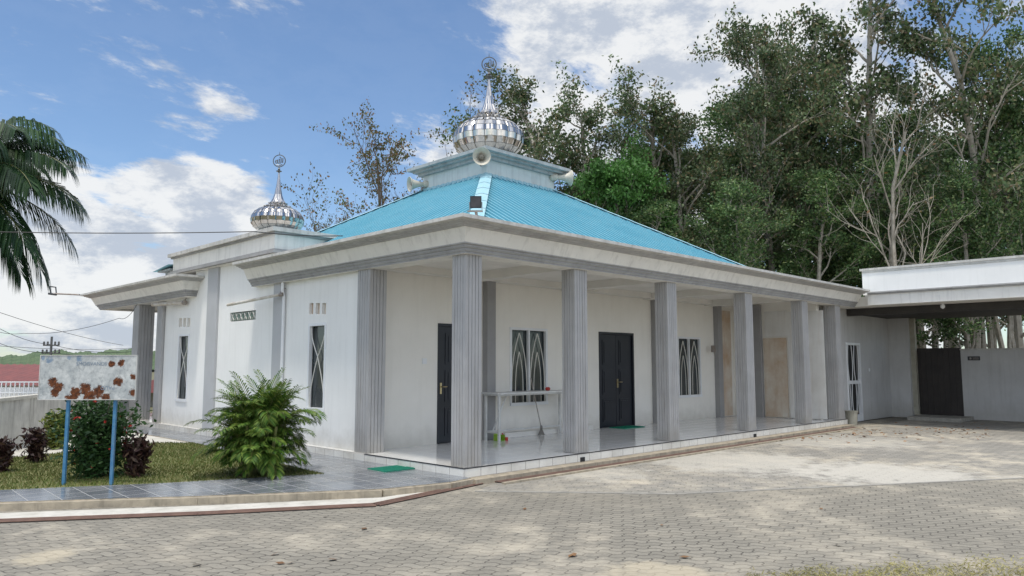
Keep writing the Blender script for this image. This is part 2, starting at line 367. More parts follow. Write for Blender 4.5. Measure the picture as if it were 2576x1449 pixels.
mb=MB();mb.prism([lawn[4],inner[5],(-.85,20),(-6,20),(-22,16),P(-450,1185),P(0,1152),P(130,1140),P(395,1112)],GZ-.02,.006);struct(mb,'back_path','cement')
def inpoly(x,y,p):
    c=False;j=len(p)-1
    for i in range(len(p)):
        if (p[i][1]>y)!=(p[j][1]>y) and x<(p[j][0]-p[i][0])*(y-p[i][1])/(p[j][1]-p[i][1])+p[i][0]:c=not c
        j=i
    return c
rs=random.Random(3);C=[];D=[]
xs=[p[0] for p in lawn];ys=[p[1] for p in lawn]
while len(C)<42000:
    x=rs.uniform(max(min(xs),-9),max(xs));y=rs.uniform(min(ys),max(ys))
    if inpoly(x,y,lawn):C.append((x,y,.022));D.append((rs.gauss(0,.45),rs.gauss(0,.45),1))
tag(leafmesh('grass',C,.04,.009,'grass',1,dirs=D,vary=.6),'short patchy green and straw coloured lawn grass','grass',kind='stuff')
C=[];D=[]
while len(C)<7000:
    px=rs.uniform(1880,2700);lim=1446-(px-1880)*.05+10*math.sin(px*.03)+rs.gauss(0,9)
    py=rs.uniform(lim,1500)
    p=onz(px,py,GZ)
    C.append((p.x,p.y,GZ+.010));D.append((rs.gauss(0,.9),rs.gauss(0,.9),.45))
tag(leafmesh('dry_grass',C,.04,.006,'dryg',2,dirs=D,vary=.6),'yellow dry grass at the near edge of the paving','grass',kind='stuff')
C=[];D=[]
for i in range(620):
    u=rs.random()
    if u<.80: px=rs.uniform(1620,2500);py=rs.gauss(1092-(px-1620)*.018,9)+rs.random()*14
    elif u<.98: px=rs.uniform(1100,1700);py=1207-(px-1100)*.13+rs.uniform(-4,10)
    else: px=rs.uniform(100,2500);py=rs.uniform(1260,1440)
    p=onz(px,py,GZ)
    if p.y>-.45 and p.x<14:continue
    C.append((p.x,p.y,GZ+.014));D.append((rs.gauss(0,1),rs.gauss(0,1),rs.gauss(0,.1)))
tag(leafmesh('dry_leaves',C,.085,.05,'dry',5,dirs=D,flat=.25),'brown fallen leaves scattered over the paving','leaf litter',kind='stuff')
p=onz(1440,1400,GZ)
mb=MB();pr=[(-.07,0,0),(-.04,.03,.02),(.0,.042,.012),(.05,.025,.03),(.085,0,.02),(.05,-.03,.035),(0,-.045,.01),(-.04,-.03,.025)]
mb.add([(x*.7+p.x,y*.7+p.y,z*.7+GZ+.004) for x,y,z in pr]+[(p.x+.01,p.y,GZ+.006)],[(i,(i+1)%8,8) for i in range(8)])
tag(mb.build('fallen_leaf','dry'),'single large curled brown leaf lying alone on the paving in the foreground','leaf')
mb=MB();N=420
for j in range(6):
    for i in range(N+1):
        px=-900+i*1700/N;d=170+j*40
        h=(3.6+.9*math.sin(i*.023+1)+.35*math.sin(i*.13)+.2*math.sin(i*.41+j)+.35*random.random())*math.sin(PI*min(j+.4,5)/5.)*1.35
        g=gp(px,d,0);mb.v.append((g.x,g.y,-1+h+ (1.0 if j else 0)))
for j in range(5):
    for i in range(N):
        o=j*(N+1)+i;mb.f.append((o,o+1,o+N+2,o+N+1));mb.m.append(0)
struct(mb,'hills','hill')
# ================= MOSQUE =================
mq=thing('mosque','white single storey mosque with blue hipped roof, silver onion domes and grey fluted porch columns','building')
YW=2.75;XW=.10;FL=.13
mb=MB();mb.box(0,13.4,0,15.6,-.09,FL,0);mb.build('porch_floor','floor',mq)
mb=MB();mb.box(-.012,13.412,-.012,-.001,-.0,FL-.012);o=mb.build('step_riser','plx',mq)
mb=MB();mb.box(-.012,-.001,0,15.6,-.0,FL-.012);mb.build('step_riser','ply',mq)
mb=MB();mb.box(-.016,13.42,-.016,.006,FL-.009,FL+.003);mb.box(-.016,.006,.0065,2.4,FL-.009,FL+.003);mb.build('step_nosing','black',mq)
for px,py in ((1897,1095),(1463,1150)):
    pp=ony(px,py,0);mb=MB();mb.box(pp.x-.05,pp.x+.05,-.03,-.013,0.0,.07);mb.build('weep_hole','hole',mq)
def wallgrid(name,pl,c,s0,s1,z0,z1,ops,th,m,parent):
    S=sorted({s0,s1,*[v for o in ops for v in o[:2]]});Z=sorted({z0,z1,*[v for o in ops for v in o[2:4]]})
    mb=MB()
    for i in range(len(S)-1):
        for j in range(len(Z)-1):
            cs=(S[i]+S[i+1])/2;cz=(Z[j]+Z[j+1])/2
            if any(o[0]<cs<o[1] and o[2]<cz<o[3] for o in ops):continue
            mb.pbox(pl,c,S[i],S[i+1],Z[j],Z[j+1],-th,0)
    return mb.build(name,m,parent)
def rect(pl,c,px0,px1,py0,py1):
    f=ony if pl=='y' else onx;k=0 if pl=='y' else 1
    pm=(px0+px1)/2
    s0,s1=sorted((f(px0,(py0+py1)/2,c)[k],f(px1,(py0+py1)/2,c)[k]))
    return [s0,s1,f(pm,py1,c)[2],f(pm,py0,c)[2]]
x1=ony(1100,960,YW).x
door1=[x1,x1+.95,FL,ony(1110,813,YW).z];door2=rect('y',YW,1507,1595,836,1073);door2[2]=FL
win1=rect('y',YW,1284,1375,827,1015);win2=rect('y',YW,1706,1762,849,996)
XE=12.6
wallgrid('wall','y',YW,XW+.16,XE,FL+.001,3.3,[door1,door2,win1,win2],.15,'wall',mq)
lw1=rect('x',XW,776,818,815,1030);lw2=rect('x',XW,447,473,842,1007)
vents=[rect('x',XW,778+i*16,788+i*16,762,790) for i in range(3)]+[rect('x',XW,450+i*10.5,457+i*10.5,800,822) for i in range(3)]
gl=rect('x',XW,579,643,783,806)
wallgrid('wall','x',XW,YW-.02,5.5,-.05,3.2,[o for o in [lw1]+vents[:3]],.15,'wallc',mq)
wallgrid('wall','x',XW,5.5,9.6,-.05,3.72,[gl]+[v for v in vents[3:] if v[0]<9.6]+([lw2] if lw2[0]<9.6 else []),.15,'wallc',mq)
wallgrid('wall','x',XW,9.6,11.7,-.05,3.2,([lw2] if lw2[0]>=9.6 else [])+[v for v in vents[3:] if v[0]>=9.6],.15,'wallc',mq)
mb=MB();mb.box(XW+.151,XE,11.5,11.65,FL,3.3);mb.build('wall','greyw',mq)
mb=MB();mb.box(.8,11,YW+.6,11.2,FL+.01,3.0);mb.build('dark_interior_fill','hole',mq)  # near-black solid fills the hall in place of its unlit interior
for v in vents:
    mb=MB();mb.pbox('x',XW,v[0],v[1],v[2],v[3],-.12,-.06);mb.build('air_vent','stain',mq)
mb=MB();n=6;w=(gl[1]-gl[0])/n
for i in range(n):
    mb.pbox('x',XW,gl[0]+i*w+.015,gl[0]+(i+1)*w-.015,gl[2]+.015,gl[3]-.015,-.08,-.02,0)
    cy=gl[0]+(i+.5)*w;cz=(gl[2]+gl[3])/2
    mb.tube([(XW+.015,cy-w*.3,cz-.07),(XW+.015,cy+w*.3,cz+.07)],.012,5,1);mb.tube([(XW+.015,cy+w*.3,cz-.07),(XW+.015,cy-w*.3,cz+.07)],.012,5,1)
mb.pbox('x',XW,gl[0],gl[1],gl[2],gl[3],-.1,-.081,0)
mb.build('ventilation_blocks',['block','copin'],mq)
def window(pl,c,r,sashes,kind):
    s0,s1,z0,z1=r;mb=MB();t=.032
    mb.pbox(pl,c,s0-.02,s1+.02,z1-t,z1+.02,-.05,.015);mb.pbox(pl,c,s0-.02,s1+.02,z0-.03,z0+t,-.05,.03)
    mb.pbox(pl,c,s0-.02,s0+t,z0+t,z1-t,-.05,.015);mb.pbox(pl,c,s1-t,s1+.02,z0+t,z1-t,-.05,.015)
    w=(s1-s0)/sashes
    for i in range(1,sashes): mb.pbox(pl,c,s0+i*w-.018,s0+i*w+.018,z0+t,z1-t,-.05,.012)
    fr=mb.build('window',('frame'),mq)
    mb=MB();mb.pbox(pl,c,s0+.01,s1-.01,z0+.01,z1-.01,-.09,-.07);mb.build('glass','glass',fr)
    mb=MB()
    def pt(s,z): return (s,c+.015,z) if pl=='y' else (c+.015,s,z)
    for i in range(sashes):
        a0=s0+i*w+t*.6;a1=s0+(i+1)*w-t*.6;W=a1-a0;H=z1-z0-2*t;zb=z0+t
        N=24
        if kind=='tall':
            for sg in (-1,1):
                cur=[]
                for k in range(N+1):
                    tt=k/N;v=math.cos(PI/2*tt/.62) if tt<.62 else -math.sin(PI/2*(tt-.62)/.38)
                    cur.append(pt(a0+W*(.5+.46*sg*v),zb+H*tt))
                mb.tube(cur,.009,5)
        else:
            for sg in (1,-1):
                mb.tube([pt(a0+W*(.5+sg*.44*math.cos(PI/2*(k/N)**1.7)),zb+H*.96*k/N) for k in range(N+1)],.010,5)
                mb.tube([pt(a0+W*(.5+sg*.22*math.cos(PI/2*(k/N)**1.9)),zb+H*.70*k/N) for k in range(N+1)],.008,5)
    mb.build('grille','grillm',fr)
    return fr
window('y',YW,win1,2,'pair');window('y',YW,win2,2,'pair');window('x',XW,lw1,1,'tall');window('x',XW,lw2,1,'tall')
def door(r,leaves,hs):
    s0,s1,z0,z1=r;mb=MB();t=.05
    mb.pbox('y',YW,s0,s0+t,z0,z1,-.12,.012);mb.pbox('y',YW,s1-t,s1,z0,z1,-.12,.012);mb.pbox('y',YW,s0+t,s1-t,z1-t,z1,-.12,.012)
    w=(s1-s0-2*t)/leaves
    for i in range(leaves):
        a0=s0+t+i*w;mb.pbox('y',YW,a0+.004,a0+w-.004,z0+.01,z1-t-.004,-.07,-.03)
        for (f0,f1) in ((.06,.3),(.35,.62),(.67,.94)):
            H=z1-t-z0;mb.pbox('y',YW,a0+w*.18,a0+w*.82,z0+H*f0,z0+H*f1,-.03,-.018)
            mb.pbox('y',YW,a0+w*.26,a0+w*.74,z0+H*f0+.05,z0+H*f1-.05,-.018,-.008)
    d=mb.build('door','door',mq)
    mb=MB();x=hs;mb.pbox('y',YW,x-.02,x+.02,1.02,1.22,-.03,-.015);mb.tube([(x,YW+.02,1.15),(x,YW-.04,1.15),(x+.1,YW-.04,1.15)],.01,6);mb.build('door_handle','brass',d)
door(door1,1,door1[0]+.1);door(door2,2,(door2[0]+door2[1])/2+.05)
pp=ony(1067,908,YW);mb=MB();mb.box(pp.x-.05,pp.x+.05,YW-.015,YW-.001,pp.z-.05,pp.z+.05);mb.build('switch_plate','frame',mq)
sk0=ony(1262,1080,YW).x;mb=MB();mb.box(sk0,door2[0]-.35,YW-.1,YW-.001,FL+.001,FL+.1);mb.build('wall_ledge','ceil',mq)
for px in (1223,1646,1803):
    x=ony(px,950,YW).x;mb=MB();mb.box(x-.1,x+.12,YW-.14,YW-.002,FL+.001,3.2);mb.build('pilaster','pil',mq)
for (p0,p1) in ((683,705),(515,540)):
    y0=onx(p0,900,XW-.05).y;y1=onx(p1,900,XW-.05).y;mb=MB();mb.box(XW-.05,XW-.001,y0,y1,.13,3.3 if p0>600 else 3.72);mb.build('pilaster','pilb',mq)
mb=MB();mb.box(-.0,XW-.002,YW,11.7,-.05,.12);mb.build('plinth','wallc',mq)
mb=MB();mb.box(XE,XE+.15,.35,YW+.15,FL+.001,3.3);mb.build('wall','wall',mq)
def bd(px0,px1,py0,m,pl,c):
    r=rect(pl,c,px0,px1,py0,1045);mb=MB();mb.pbox(pl,c,r[0],r[1],FL+.02,r[3],.002,.03);mb.build('board_panel',m,mq)
bd(1815,1838,782,'stain','y',YW)
bd(1860,1900,800,'board','x',XE);bd(1924,1982,850,'stain','x',XE);bd(1985,2076,782,'board','x',XE)
r=rect('x',XE,1903,1920,782,1045);mb=MB();mb.pbox('x',XE,r[0],r[1],FL+.001,3.2,.001,.12);mb.build('pilaster','pil',mq)
r=rect('x',XE,1924,1982,782,846);mb=MB();mb.pbox('x',XE,r[0],r[1],r[2],r[3],.002,.02);mb.build('board_panel','board',mq)
pp=ony(1792,878,YW-.15);mb=MB();mb.box(pp.x-.07,pp.x+.05,YW-.22,YW-.15,pp.z-.08,pp.z+.1);mb.tube([(pp.x,YW-.2,pp.z-.08),(pp.x+.03,YW-.2,pp.z-.25)],.008,5);mb.build('meter_box','gmet',mq)
def colmesh(x0,x1,y0,y1,z0,z1,m='colm'):
    g=.014;pts=[]
    def side(a,b):
        n=5;a=Vector(a);b=Vector(b);d=(b-a);nrm=Vector((-d.y,d.x)).normalized()
        out=[]
        for i in range(n):
            t0=i/n;t1=(i+1)/n
            e=.16/n
            out.append(a+d*(t0+e*(0 if i==0 else .5)));out.append(a+d*(t1-e*(0 if i==n-1 else .5)))
            if i<n-1: out.append(a+d*(t1-e*.35)+nrm*g);out.append(a+d*(t1+e*.35)+nrm*g)
        return out
    c=[(x0,y0),(x1,y0),(x1,y1),(x0,y1)]
    for i in range(4): pts+=side(c[i],c[(i+1)%4])[:-1]
    mb=MB();mb.prism([p[:] for p in pts],z0,z1);return mb.build('column',m,mq)
colmesh(.03,.34,.03,.32,FL+.005,3.12)
colmesh(.02,.35,2.38,2.74,-.04,3.12)
for pxn,py in ((1449,1137),(1686,1105),(1885,1083),(2029,1066),(2113,1054)):
    x=ony(pxn,py,.03).x;colmesh(x,x+.32,.03,.31,FL+.005,3.12)
    mb=MB();mb.box(x+.04,x+.28,.31,YW,3.13,3.28);mb.build('ceiling_beam','ceil',mq)
mb=MB();mb.box(.35,12.25,2.5,2.74,3.16,3.29);mb.build('ceiling_beam','ceil',mq)
y=onx(394,1000,.03).y;colmesh(.02,.34,y-.15,y+.2,-.04,3.12)
pp=onz(322,1057,FL);colmesh(-.03,.36,pp.y,pp.y+.42,FL,3.12)
mb=MB();mb.box(.3,14.2,.3,YW,3.28,3.4);mb.build('porch_ceiling','ceil',mq)
mb=MB();mb.box(-.05,5,11.66,15.6,3.16,3.3);mb.build('porch_ceiling','ceil',mq)
mb=MB();mb.box(2.2,2.3,11.7,15.4,FL,3.1);mb.build('wall','greyw',mq)
mb=MB();mb.box(.1,14.1,.1,6.4,3.41,3.48);mb.box(.3,14.1,6.4,9.5,3.41,3.48);mb.box(.0,14.1,9.5,15.6,3.41,3.48);mb.build('roof_slab','copin',mq)
prof=[(-.3,3.12),(.0,3.12),(.03,3.12),(.03,3.15),(.045,3.153),(.045,3.162),(.055,3.165),(.055,3.195),(.075,3.198),(.075,3.207),(.09,3.21),(.09,3.24),(.12,3.245),(.12,3.262),(.22,3.455),(.26,3.460),(.27,3.475),(.31,3.480),(.32,3.495),(.36,3.50),(.37,3.515),(.45,3.525),(.45,3.575),(.40,3.58),(.02,3.58),(.02,3.5),(-.3,3.5)]
mis=[]
for k in range(len(prof)):
    a0=prof[k];b0=prof[(k+1)%len(prof)]
    zz=(a0[1]+b0[1])/2;oo=(a0[0]+b0[0])/2
    if k<=1: mis.append(0)
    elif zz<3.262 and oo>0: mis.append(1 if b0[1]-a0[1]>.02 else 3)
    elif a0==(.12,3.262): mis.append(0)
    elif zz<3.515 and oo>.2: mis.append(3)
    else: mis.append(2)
CM=['band','mould','copin','mould2']
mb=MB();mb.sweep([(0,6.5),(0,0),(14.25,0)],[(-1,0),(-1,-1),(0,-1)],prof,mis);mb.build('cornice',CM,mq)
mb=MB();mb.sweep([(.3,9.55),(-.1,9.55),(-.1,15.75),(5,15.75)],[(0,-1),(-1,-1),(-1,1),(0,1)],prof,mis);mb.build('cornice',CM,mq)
mb=MB();mb.box(-.02,3,5.6,10.7,3.7,4.10,0);mb.box(-.1,3.05,5.5,10.8,3.715,3.76,1);mb.box(-.06,3.05,5.54,10.76,3.76,3.80,1);mb.box(-.06,3.05,5.54,10.76,4.101,4.14,1);mb.box(-.12,3.1,5.48,10.82,4.14,4.22,2);mb.build('parapet',['band','mould','copin'],mq)
mb=MB()
mb.prism([(-.02,10.9),(-.02,11.7),(2,11.7),(2,10.9)],3.86,3.90,0);mb.add([(-.1,10.8,3.98),(-.1,11.85,3.88),(2.5,11.85,4.1),(2.5,10.8,4.2)],[(0,1,2,3)],1);mb.box(.1,2,10.9,11.5,3.47,3.86,0);mb.build('roof_edge',['lantc','roof'],mq)
cx,cy=4.9,4.75;R0=4.72;R1=1.05;z0r,z1r=3.50,5.62
def slope(k):
    mb=MB();ang=k*PI/2;mx=Matrix.Rotation(ang,3,'Z');pit=.17;ss=[];s=-R0
    while s<R0:
        for f,u in ((0,0.),(.70,0.),(.76,.04),(.90,.04)): 
            v=s+pit*f
            if v<R0: ss.append((v,u))
        s+=pit
    ss.append((R0,0.))
    pt=[]
    for s,up in ss:
        top=max(abs(s),R1);zt=z0r+(R0-top)/(R0-R1)*(z1r-z0r)
        pt.append((mx@Vector((s,-R0-.03,z0r-.012+up))+Vector((cx,cy,0)),mx@Vector((s,-top,zt+up))+Vector((cx,cy,0))))
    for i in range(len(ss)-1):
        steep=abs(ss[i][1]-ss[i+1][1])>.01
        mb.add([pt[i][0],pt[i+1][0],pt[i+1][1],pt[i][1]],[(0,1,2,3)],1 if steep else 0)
    return mb
rf=slope(0).build('roof',['roof','roofshade'],mq)
for k in (1,2,3): slope(k).build('roof_slope',['roof','roofshade'],rf)
for sx,sy in ((-1,-1),(1,-1),(-1,1),(1,1)):
    mb=MB();a=Vector((cx+sx*R0,cy+sy*R0,z0r+.02));b=Vector((cx+sx*R1,cy+sy*R1,z1r+.02))
    for w1 in (0,1):
        v=(Vector((-sx,0,0)) if w1 else Vector((0,-sy,0)))*.17
        for i in range(8):
            p0=a.lerp(b,i/8);p1=a.lerp(b,(i+1)/8);l0=Vector((0,0,.042+.006));l1=Vector((0,0,.042))
            mb.add([p0+l0,p1+l1,p1+v+l1,p0+v+l0],[(0,1,2,3)])
    mb.build('hip_cap','roofcap',rf)
mb=MB()
def sqbox(mb,h,a,b,mi=0): mb.box(cx-h,cx+h,cy-h,cy+h,a,b,mi)
sqbox(mb,1.09,5.45,5.98,0)
ln=mb.build('roof_lantern','lant',mq)
mb=MB();sqbox(mb,1.18,5.96,6.03);sqbox(mb,1.27,6.03,6.08);sqbox(mb,1.37,6.08,6.15);sqbox(mb,.95,6.151,6.22);mb.build('lantern_cornice','lantc',ln)
mb=MB()
for k in range(4):
    mx=Matrix.Translation((cx,cy,0))@Matrix.Rotation(k*PI/2,4,'Z')
    n=26
    for i in range(n):
        s=-1.15+2.3*i/n
        mb.box(s+.006,s+2.3/n-.006,-1.15,-1.095,z1r-.05,z1r+.02+.012*(i%2),0,mx)
mb.build('apron_flashing','roofcap',ln)
def dome(x,y,zb,R,hh,sp,ek):
    N=144;pr=[];K=8;lw=.05
    for i in range(K+1):
        t=i/K;ph=-.80+t*(PI/2*.90+.80)
        pr.append((R*math.cos(ph)**.78,zb+hh*R*(math.sin(ph)+math.sin(.80))/(math.sin(PI/2*.9)+math.sin(.80)),lw))
    z_=pr[-1][1];base=zb
    mb=MB();mb.lathe(pr,(x,y,0),N,0,lob=18)
    d=mb.build('dome','chrome',mq)
    mb=MB()
    for (r,z,_) in pr[1:-1]:
        ring=[]
        for k in range(N+1):
            an=2*PI*k/N;kk=1-lw*(1-abs(math.sin(9*an)));ring.append((x+r*kk*math.cos(an)*1.002,y+r*kk*math.sin(an)*1.002,z))
        mb.tube(ring,R*.008,3,cap=False)
    for g in range(18):
        an=2*PI*g/18;mb.tube([(x+r*(1-lw+.004)*math.cos(an),y+r*(1-lw+.004)*math.sin(an),z) for (r,z,_) in pr],R*.010,3)
    mb.build('panel_seams','chromd',d)
    mb=MB();mb.lathe([(R*.68,zb-.34*R),(R*.68,base+.02)],(x,y,0),40);mb.build('dome_drum','lantc',d)
    mb=MB();zt=z_-.02*R
    mb.lathe([(R*.46,zt-.08*R),(R*.55,zt+.01*R,.2),(R*.46,zt+.05*R,.12),(R*.34,zt+.08*R)],(x,y,0),96,0,lob=16)
    mb.lathe([(R*.28,zt+.06*R),(R*.38,zt+.15*R,.2),(R*.28,zt+.17*R,.12),(R*.22,zt+.20*R)],(x,y,0),96,0,lob=12)
    mb.build('petal_collar','chrome',d)
    mb=MB();zs=zt+.16*R
    mb.lathe([(R*.30,zs),(R*.22,zs+.11*sp*R,.1),(R*.15,zs+.28*sp*R,.1),(R*.10,zs+.51*sp*R,.1),(R*.055,zs+.79*sp*R,.1),(R*.028,zs+sp*R)],(x,y,0),72,0,lob=12)
    mb.build('spire','chrome',d)
    ze=zs+sp*R
    mb=MB();mb.lathe([(R*.03,ze-.01),(R*.03,ze+.03*R),(R*.10,ze+.05*R),(R*.11,ze+.07*R),(R*.03,ze+.11*R),(R*.05,ze+.15*R),(R*.025,ze+.19*R),(R*.02,ze+.24*R)],(x,y,0),24)
    er=R*ek;c=Vector((x,y,ze+.24*R+er));u=RT;v=UP
    L=lambda pts,r:mb.tube([c+u*(a*er)+v*(b*er) for a,b in pts],r,6)
    mb.tube([c+u*(er*math.cos(k*2*PI/36))+v*(er*math.sin(k*2*PI/36)) for k in range(37)],er*.08,6)
    w=er*.085
    L([(.55,-.35),(.58,.45)],w)
    L([(.28,.5),(.28,-.3),(.1,-.42),(-.02,-.3)],w);L([(-.02,.35),(-.02,-.3),(-.2,-.42),(-.3,-.3)],w)
    L([(-.3,.2),(-.32,-.3),(-.5,-.42),(-.66,-.15),(-.52,.12),(-.36,-.05)],w)
    L([(.0,.62),(.12,.52),(.2,.68)],w*.7);L([(-.5,-.62),(0,-.78),(.5,-.62)],w)
    mb.tube([c+v*er,c+v*er*1.55],[er*.06,er*.02],6)
    mb.build('emblem','emb',d)
    return d
dome(cx,cy,6.48,.86,1.0,1.03,.20)
pd=(.85,7.2)
dome(pd[0],pd[1],4.47,.57,.93,1.2,.235)
mb=MB();mb.box(.3,1.4,6.65,7.75,4.0,4.30);mb.build('dome_pedestal','lantc',mq)
pp=onx(703,712,-.05);mb=MB();mb.tube([(.02,pp.y,3.12),(.02,pp.y,2.95),(.05,pp.y,2.85),(.05,pp.y,.15)],.03,8);mb.build('downpipe','frame',mq)
# ================= loudspeakers etc =================
def horn(px,py,dist,R,axis,label,post):
    c=at(px,py,dist);ax=Vector(axis).normalized();root=thing('horn_loudspeaker',label,'loudspeaker',c)
    mb=MB();mb.lathe([(.05,-.36),(.055,-.22),(.07,-.12),(.10,-.03),(R*.75,.04),(R,.09),(R*1.03,.1),(R*1.03,.085),(R*.98,.08),(R*.72,.03),(R*.45,-.03),(.05,-.1)],(0,0,0),40,axis=ax)
    mb.build('horn','horn',root,smooth=True,loc=(0,0,0))
    mb=MB();mb.lathe([(.04,-.1),(.055,-.02),(.06,.04),(.03,.06)],(0,0,0),20,axis=ax);mb.build('horn_throat','hornd',root,smooth=True,loc=(0,0,0))
    mb=MB();mb.lathe([(.07,-.42),(.085,-.40),(.085,-.26),(.06,-.24)],(0,0,0),20,axis=ax);mb.build('driver_unit','horn',root,smooth=True,loc=(0,0,0))
    e=Vector(post)-c;mb=MB();mb.tube([-ax*.2+Vector((0,0,-.02)),-ax*.2+Vector((0,0,-.14)),e],.018,6);mb.build('bracket','gmet',root,loc=(0,0,0))
horn(1211,395,15.35,.185,(-.75,-.95,-.05),'ivory horn loudspeaker facing out from the near corner of the roof lantern',(cx-1.1,cy-1.1,5.9))
horn(1040,463,17.1,.17,(-1,.35,-.12),'pale horn loudspeaker on the left corner of the roof lantern pointing left',(cx-1.1,cy+1.0,5.75))
horn(1427,447,17.3,.18,(.85,-.55,0),'ivory horn loudspeaker on the right corner of the roof lantern pointing right',(cx+1.1,cy-1.0,5.8))
c=at(1197,508,10.45)
fl=thing('floodlight','square black floodlight on a bracket at the near corner of the blue roof','floodlight',c)
mx=Matrix.Rotation(-PI/4,4,'Z')@Matrix.Rotation(rad(8),4,'X')
mb=MB();mb.box(-.08,.08,-.02,.02,-.085,.085,0,mx)
for i in range(7): mb.box(-.07+i*.022,-.062+i*.022,.0201,.045,-.075,.075,0,mx)
mb.build('lamp_body','black',fl,loc=(0,0,0))
mb=MB();mb.box(-.068,.068,-.026,-.0205,-.07,.07,0,mx);mb.build('lamp_glass','led',fl,loc=(0,0,0))
mb=MB();mb.tube([mx@Vector((-.088,0,0)),mx@Vector((-.088,.0,-.12)),mx@Vector((.088,0,-.12)),mx@Vector((.088,0,0))],.007,5);mb.box(-.12,.10,-.03,.03,-.14,-.12,0,mx);mb.tube([mx@Vector((0,0,-.13)),mx@Vector((.02,.03,-.24))],.02,6);mb.build('bracket','gmet',fl,loc=(0,0,0))
a=at(200,741,21);b=at(133,738,21)
fl=thing('floodlight','open framed floodlight on a long arm beyond the far end of the cornice','floodlight',a)
mb=MB();mb.tube([(0,0,0),(b-a)],.025,6);mb.build('lamp_arm','gmet',fl,loc=(0,0,0))
mb=MB();e=b-a;u=RT
sq=[e+u*(-.1)+UP*.2,e+u*.07+UP*.18,e+u*.1+UP*-.02,e+u*-.05+UP*.0,e+u*(-.1)+UP*.2];mb.tube(sq,.02,5);mb.tube([e+u*-.12+UP*0,e+u*.1+UP*-.03],.035,6);mb.build('lamp_body','black',fl,loc=(0,0,0))
def tubelamp(p0,p1,label,r=.028):
    t=thing('tube_lamp',label,'lamp',p1);mb=MB();mb.tube([p0-p1,(0,0,0)],r,10);mb.build('lamp_tube','tube',t,loc=(0,0,0))
    d=(p0-p1).normalized();mb=MB();mb.tube([(0,0,0),-d*.08],r*1.25,10);mb.tube([Vector((0,0,0)),Vector((.06,0,.12)),Vector((.16,0,.14))],.012,5);mb.build('end_bracket','gmet',t,loc=(0,0,0))
y=onx(703,741,-.02).y
tubelamp(onx(572,767,-.45),Vector((-.02,y,onx(703,741,-.02).z)),'long rusty tube lamp sloping out from the wall left of the near tall window')
tubelamp(onx(384,766,-.2),onx(462,761,-.0),'short pale tube lamp high on the wall of the far wing',.045)
# ================= table, broom =================
tb=thing('porch_table','long white painted work table standing under the barred porch window','table',(2.72,2.15,FL))
mb=MB();mb.box(0,2.3,0,.5,.87,.90);mb.box(.05,2.25,.05,.45,.84,.869);mb.build('table_top','table',tb,loc=(0,0,0))
for x,y in ((.08,.06),(2.18,.06),(.08,.42),(2.18,.42)):
    mb=MB();mb.box(x-.02,x+.02,y-.02,y+.02,0,.84);mb.build('leg','table',tb,loc=(0,0,0))
mb=MB();mb.box(.06,.09,.0801,.399,.15,.18);mb.box(.101,2.159,.405,.43,.15,.18);mb.tube([(.1,.24,.2),(.45,.24,.84)],.015,6);mb.build('brace','table',tb,loc=(0,0,0))
b=onz(1243,1084,FL);b.y=min(b.y,2.55)
br=thing('broom','upright broom with long thin handle leaning beside the white table','broom',b)
mb=MB();mb.tube([(0,0,.14),(-.20,.1,1.15)],.012,6);mb.build('handle','gmet',br,loc=(0,0,0))
mb=MB()
for i in range(26):
    a=(i/25-.5);mb.tube([(0,0,.16),(a*.12,-a*.08,.0+.01*random.random())],.005,4)
mb.lathe([(.02,.12),(.028,.14),(.028,.17),(.012,.2)],(0,0,0),10);mb.build('bristles','straw',br,loc=(0,0,0))
b=onz(1262,1108,FL)
dp=thing('dustpan','lime green dustpan with red hand brush on the porch tiles by the near table leg','dustpan',b)
mb=MB();mb.box(-.1,.02,-.06,.1,0,.008);mb.box(-.1,.02,.1001,.108,0,.13);mb.box(-.108,-.1001,-.06,.108,0,.11);mb.box(.0201,.028,-.06,.108,0,.11);mb.build('pan','lime',dp,loc=(0,0,0))
mb=MB();mb.box(.05,.12,-.05,.03,0,.06);mb.tube([(.09,0,.05),(.06,.05,.13)],.012,6);mb.build('hand_brush','redp',dp,loc=(0,0,0))
pp=Vector((4.35,2.4,FL+.90));mb=MB();mb.lathe([(.03,0),(.05,.02),(.05,.05),(.03,.07)],pp,14);tag(mb.build('soap_sponge','redp'),'small pink red sponge lying on the white table','sponge')
def matt(px,py,z,w,d,label,ax=0):
    p=onz(px,py,z);o=thing('doormat',label,'mat',(p.x,p.y,z));mx=Matrix.Rotation(ax,4,'Z')
    mb=MB();mb.box(-w/2,w/2,-d/2,d/2,.001,.014,0,mx)
    n=int(w/.04)
    for i in range(n):
        x=-w/2+.02+i*w/n;mb.box(x,x+.012,-d/2+.02,d/2-.02,.0141,.02,0,mx)
    mb.build('mat_surface','green',o,loc=(0,0,0))
    for s_ in (-1,1):
        mb=MB();mb.box(-w/2-.012,w/2+.012,s_*(d/2+.012),s_*(d/2+.0005),.001,.017,0,mx);mb.build('mat_edging','green',o,loc=(0,0,0))
matt(992,1179,PZ,.62,.42,'green doormat on the slate path at the porch corner',-PI/4+.75)
matt(1578,1075,FL,.75,.4,'green doormat in front of the double door')
matt(2195,1049,GZ+.006,.9,.5,'green doormat near the grilled door of the annex')
def bucket(px,py,z,r,h,label):
    p=onz(px,py,z);o=thing('bucket',label,'bucket',(p.x,p.y,z));mb=MB()
    mb.lathe([(r*.8,0),(r*.95,h),(r*1.05,h),(r*1.05,h+.02),(r*.93,h+.02),(r*.78,.03)],(0,0,0),24);mb.build('bucket_body','bucket',o,smooth=False,loc=(0,0,0))
    mb=MB();mb.tube([Vector((r*1.03*math.cos(t),r*.3*math.sin(t)-r*.8,h-.02-.35*r*math.sin(t))) for t in [PI*k/10 for k in range(11)]],.006,5);mb.build('bucket_handle','gmet',o,loc=(0,0,0))
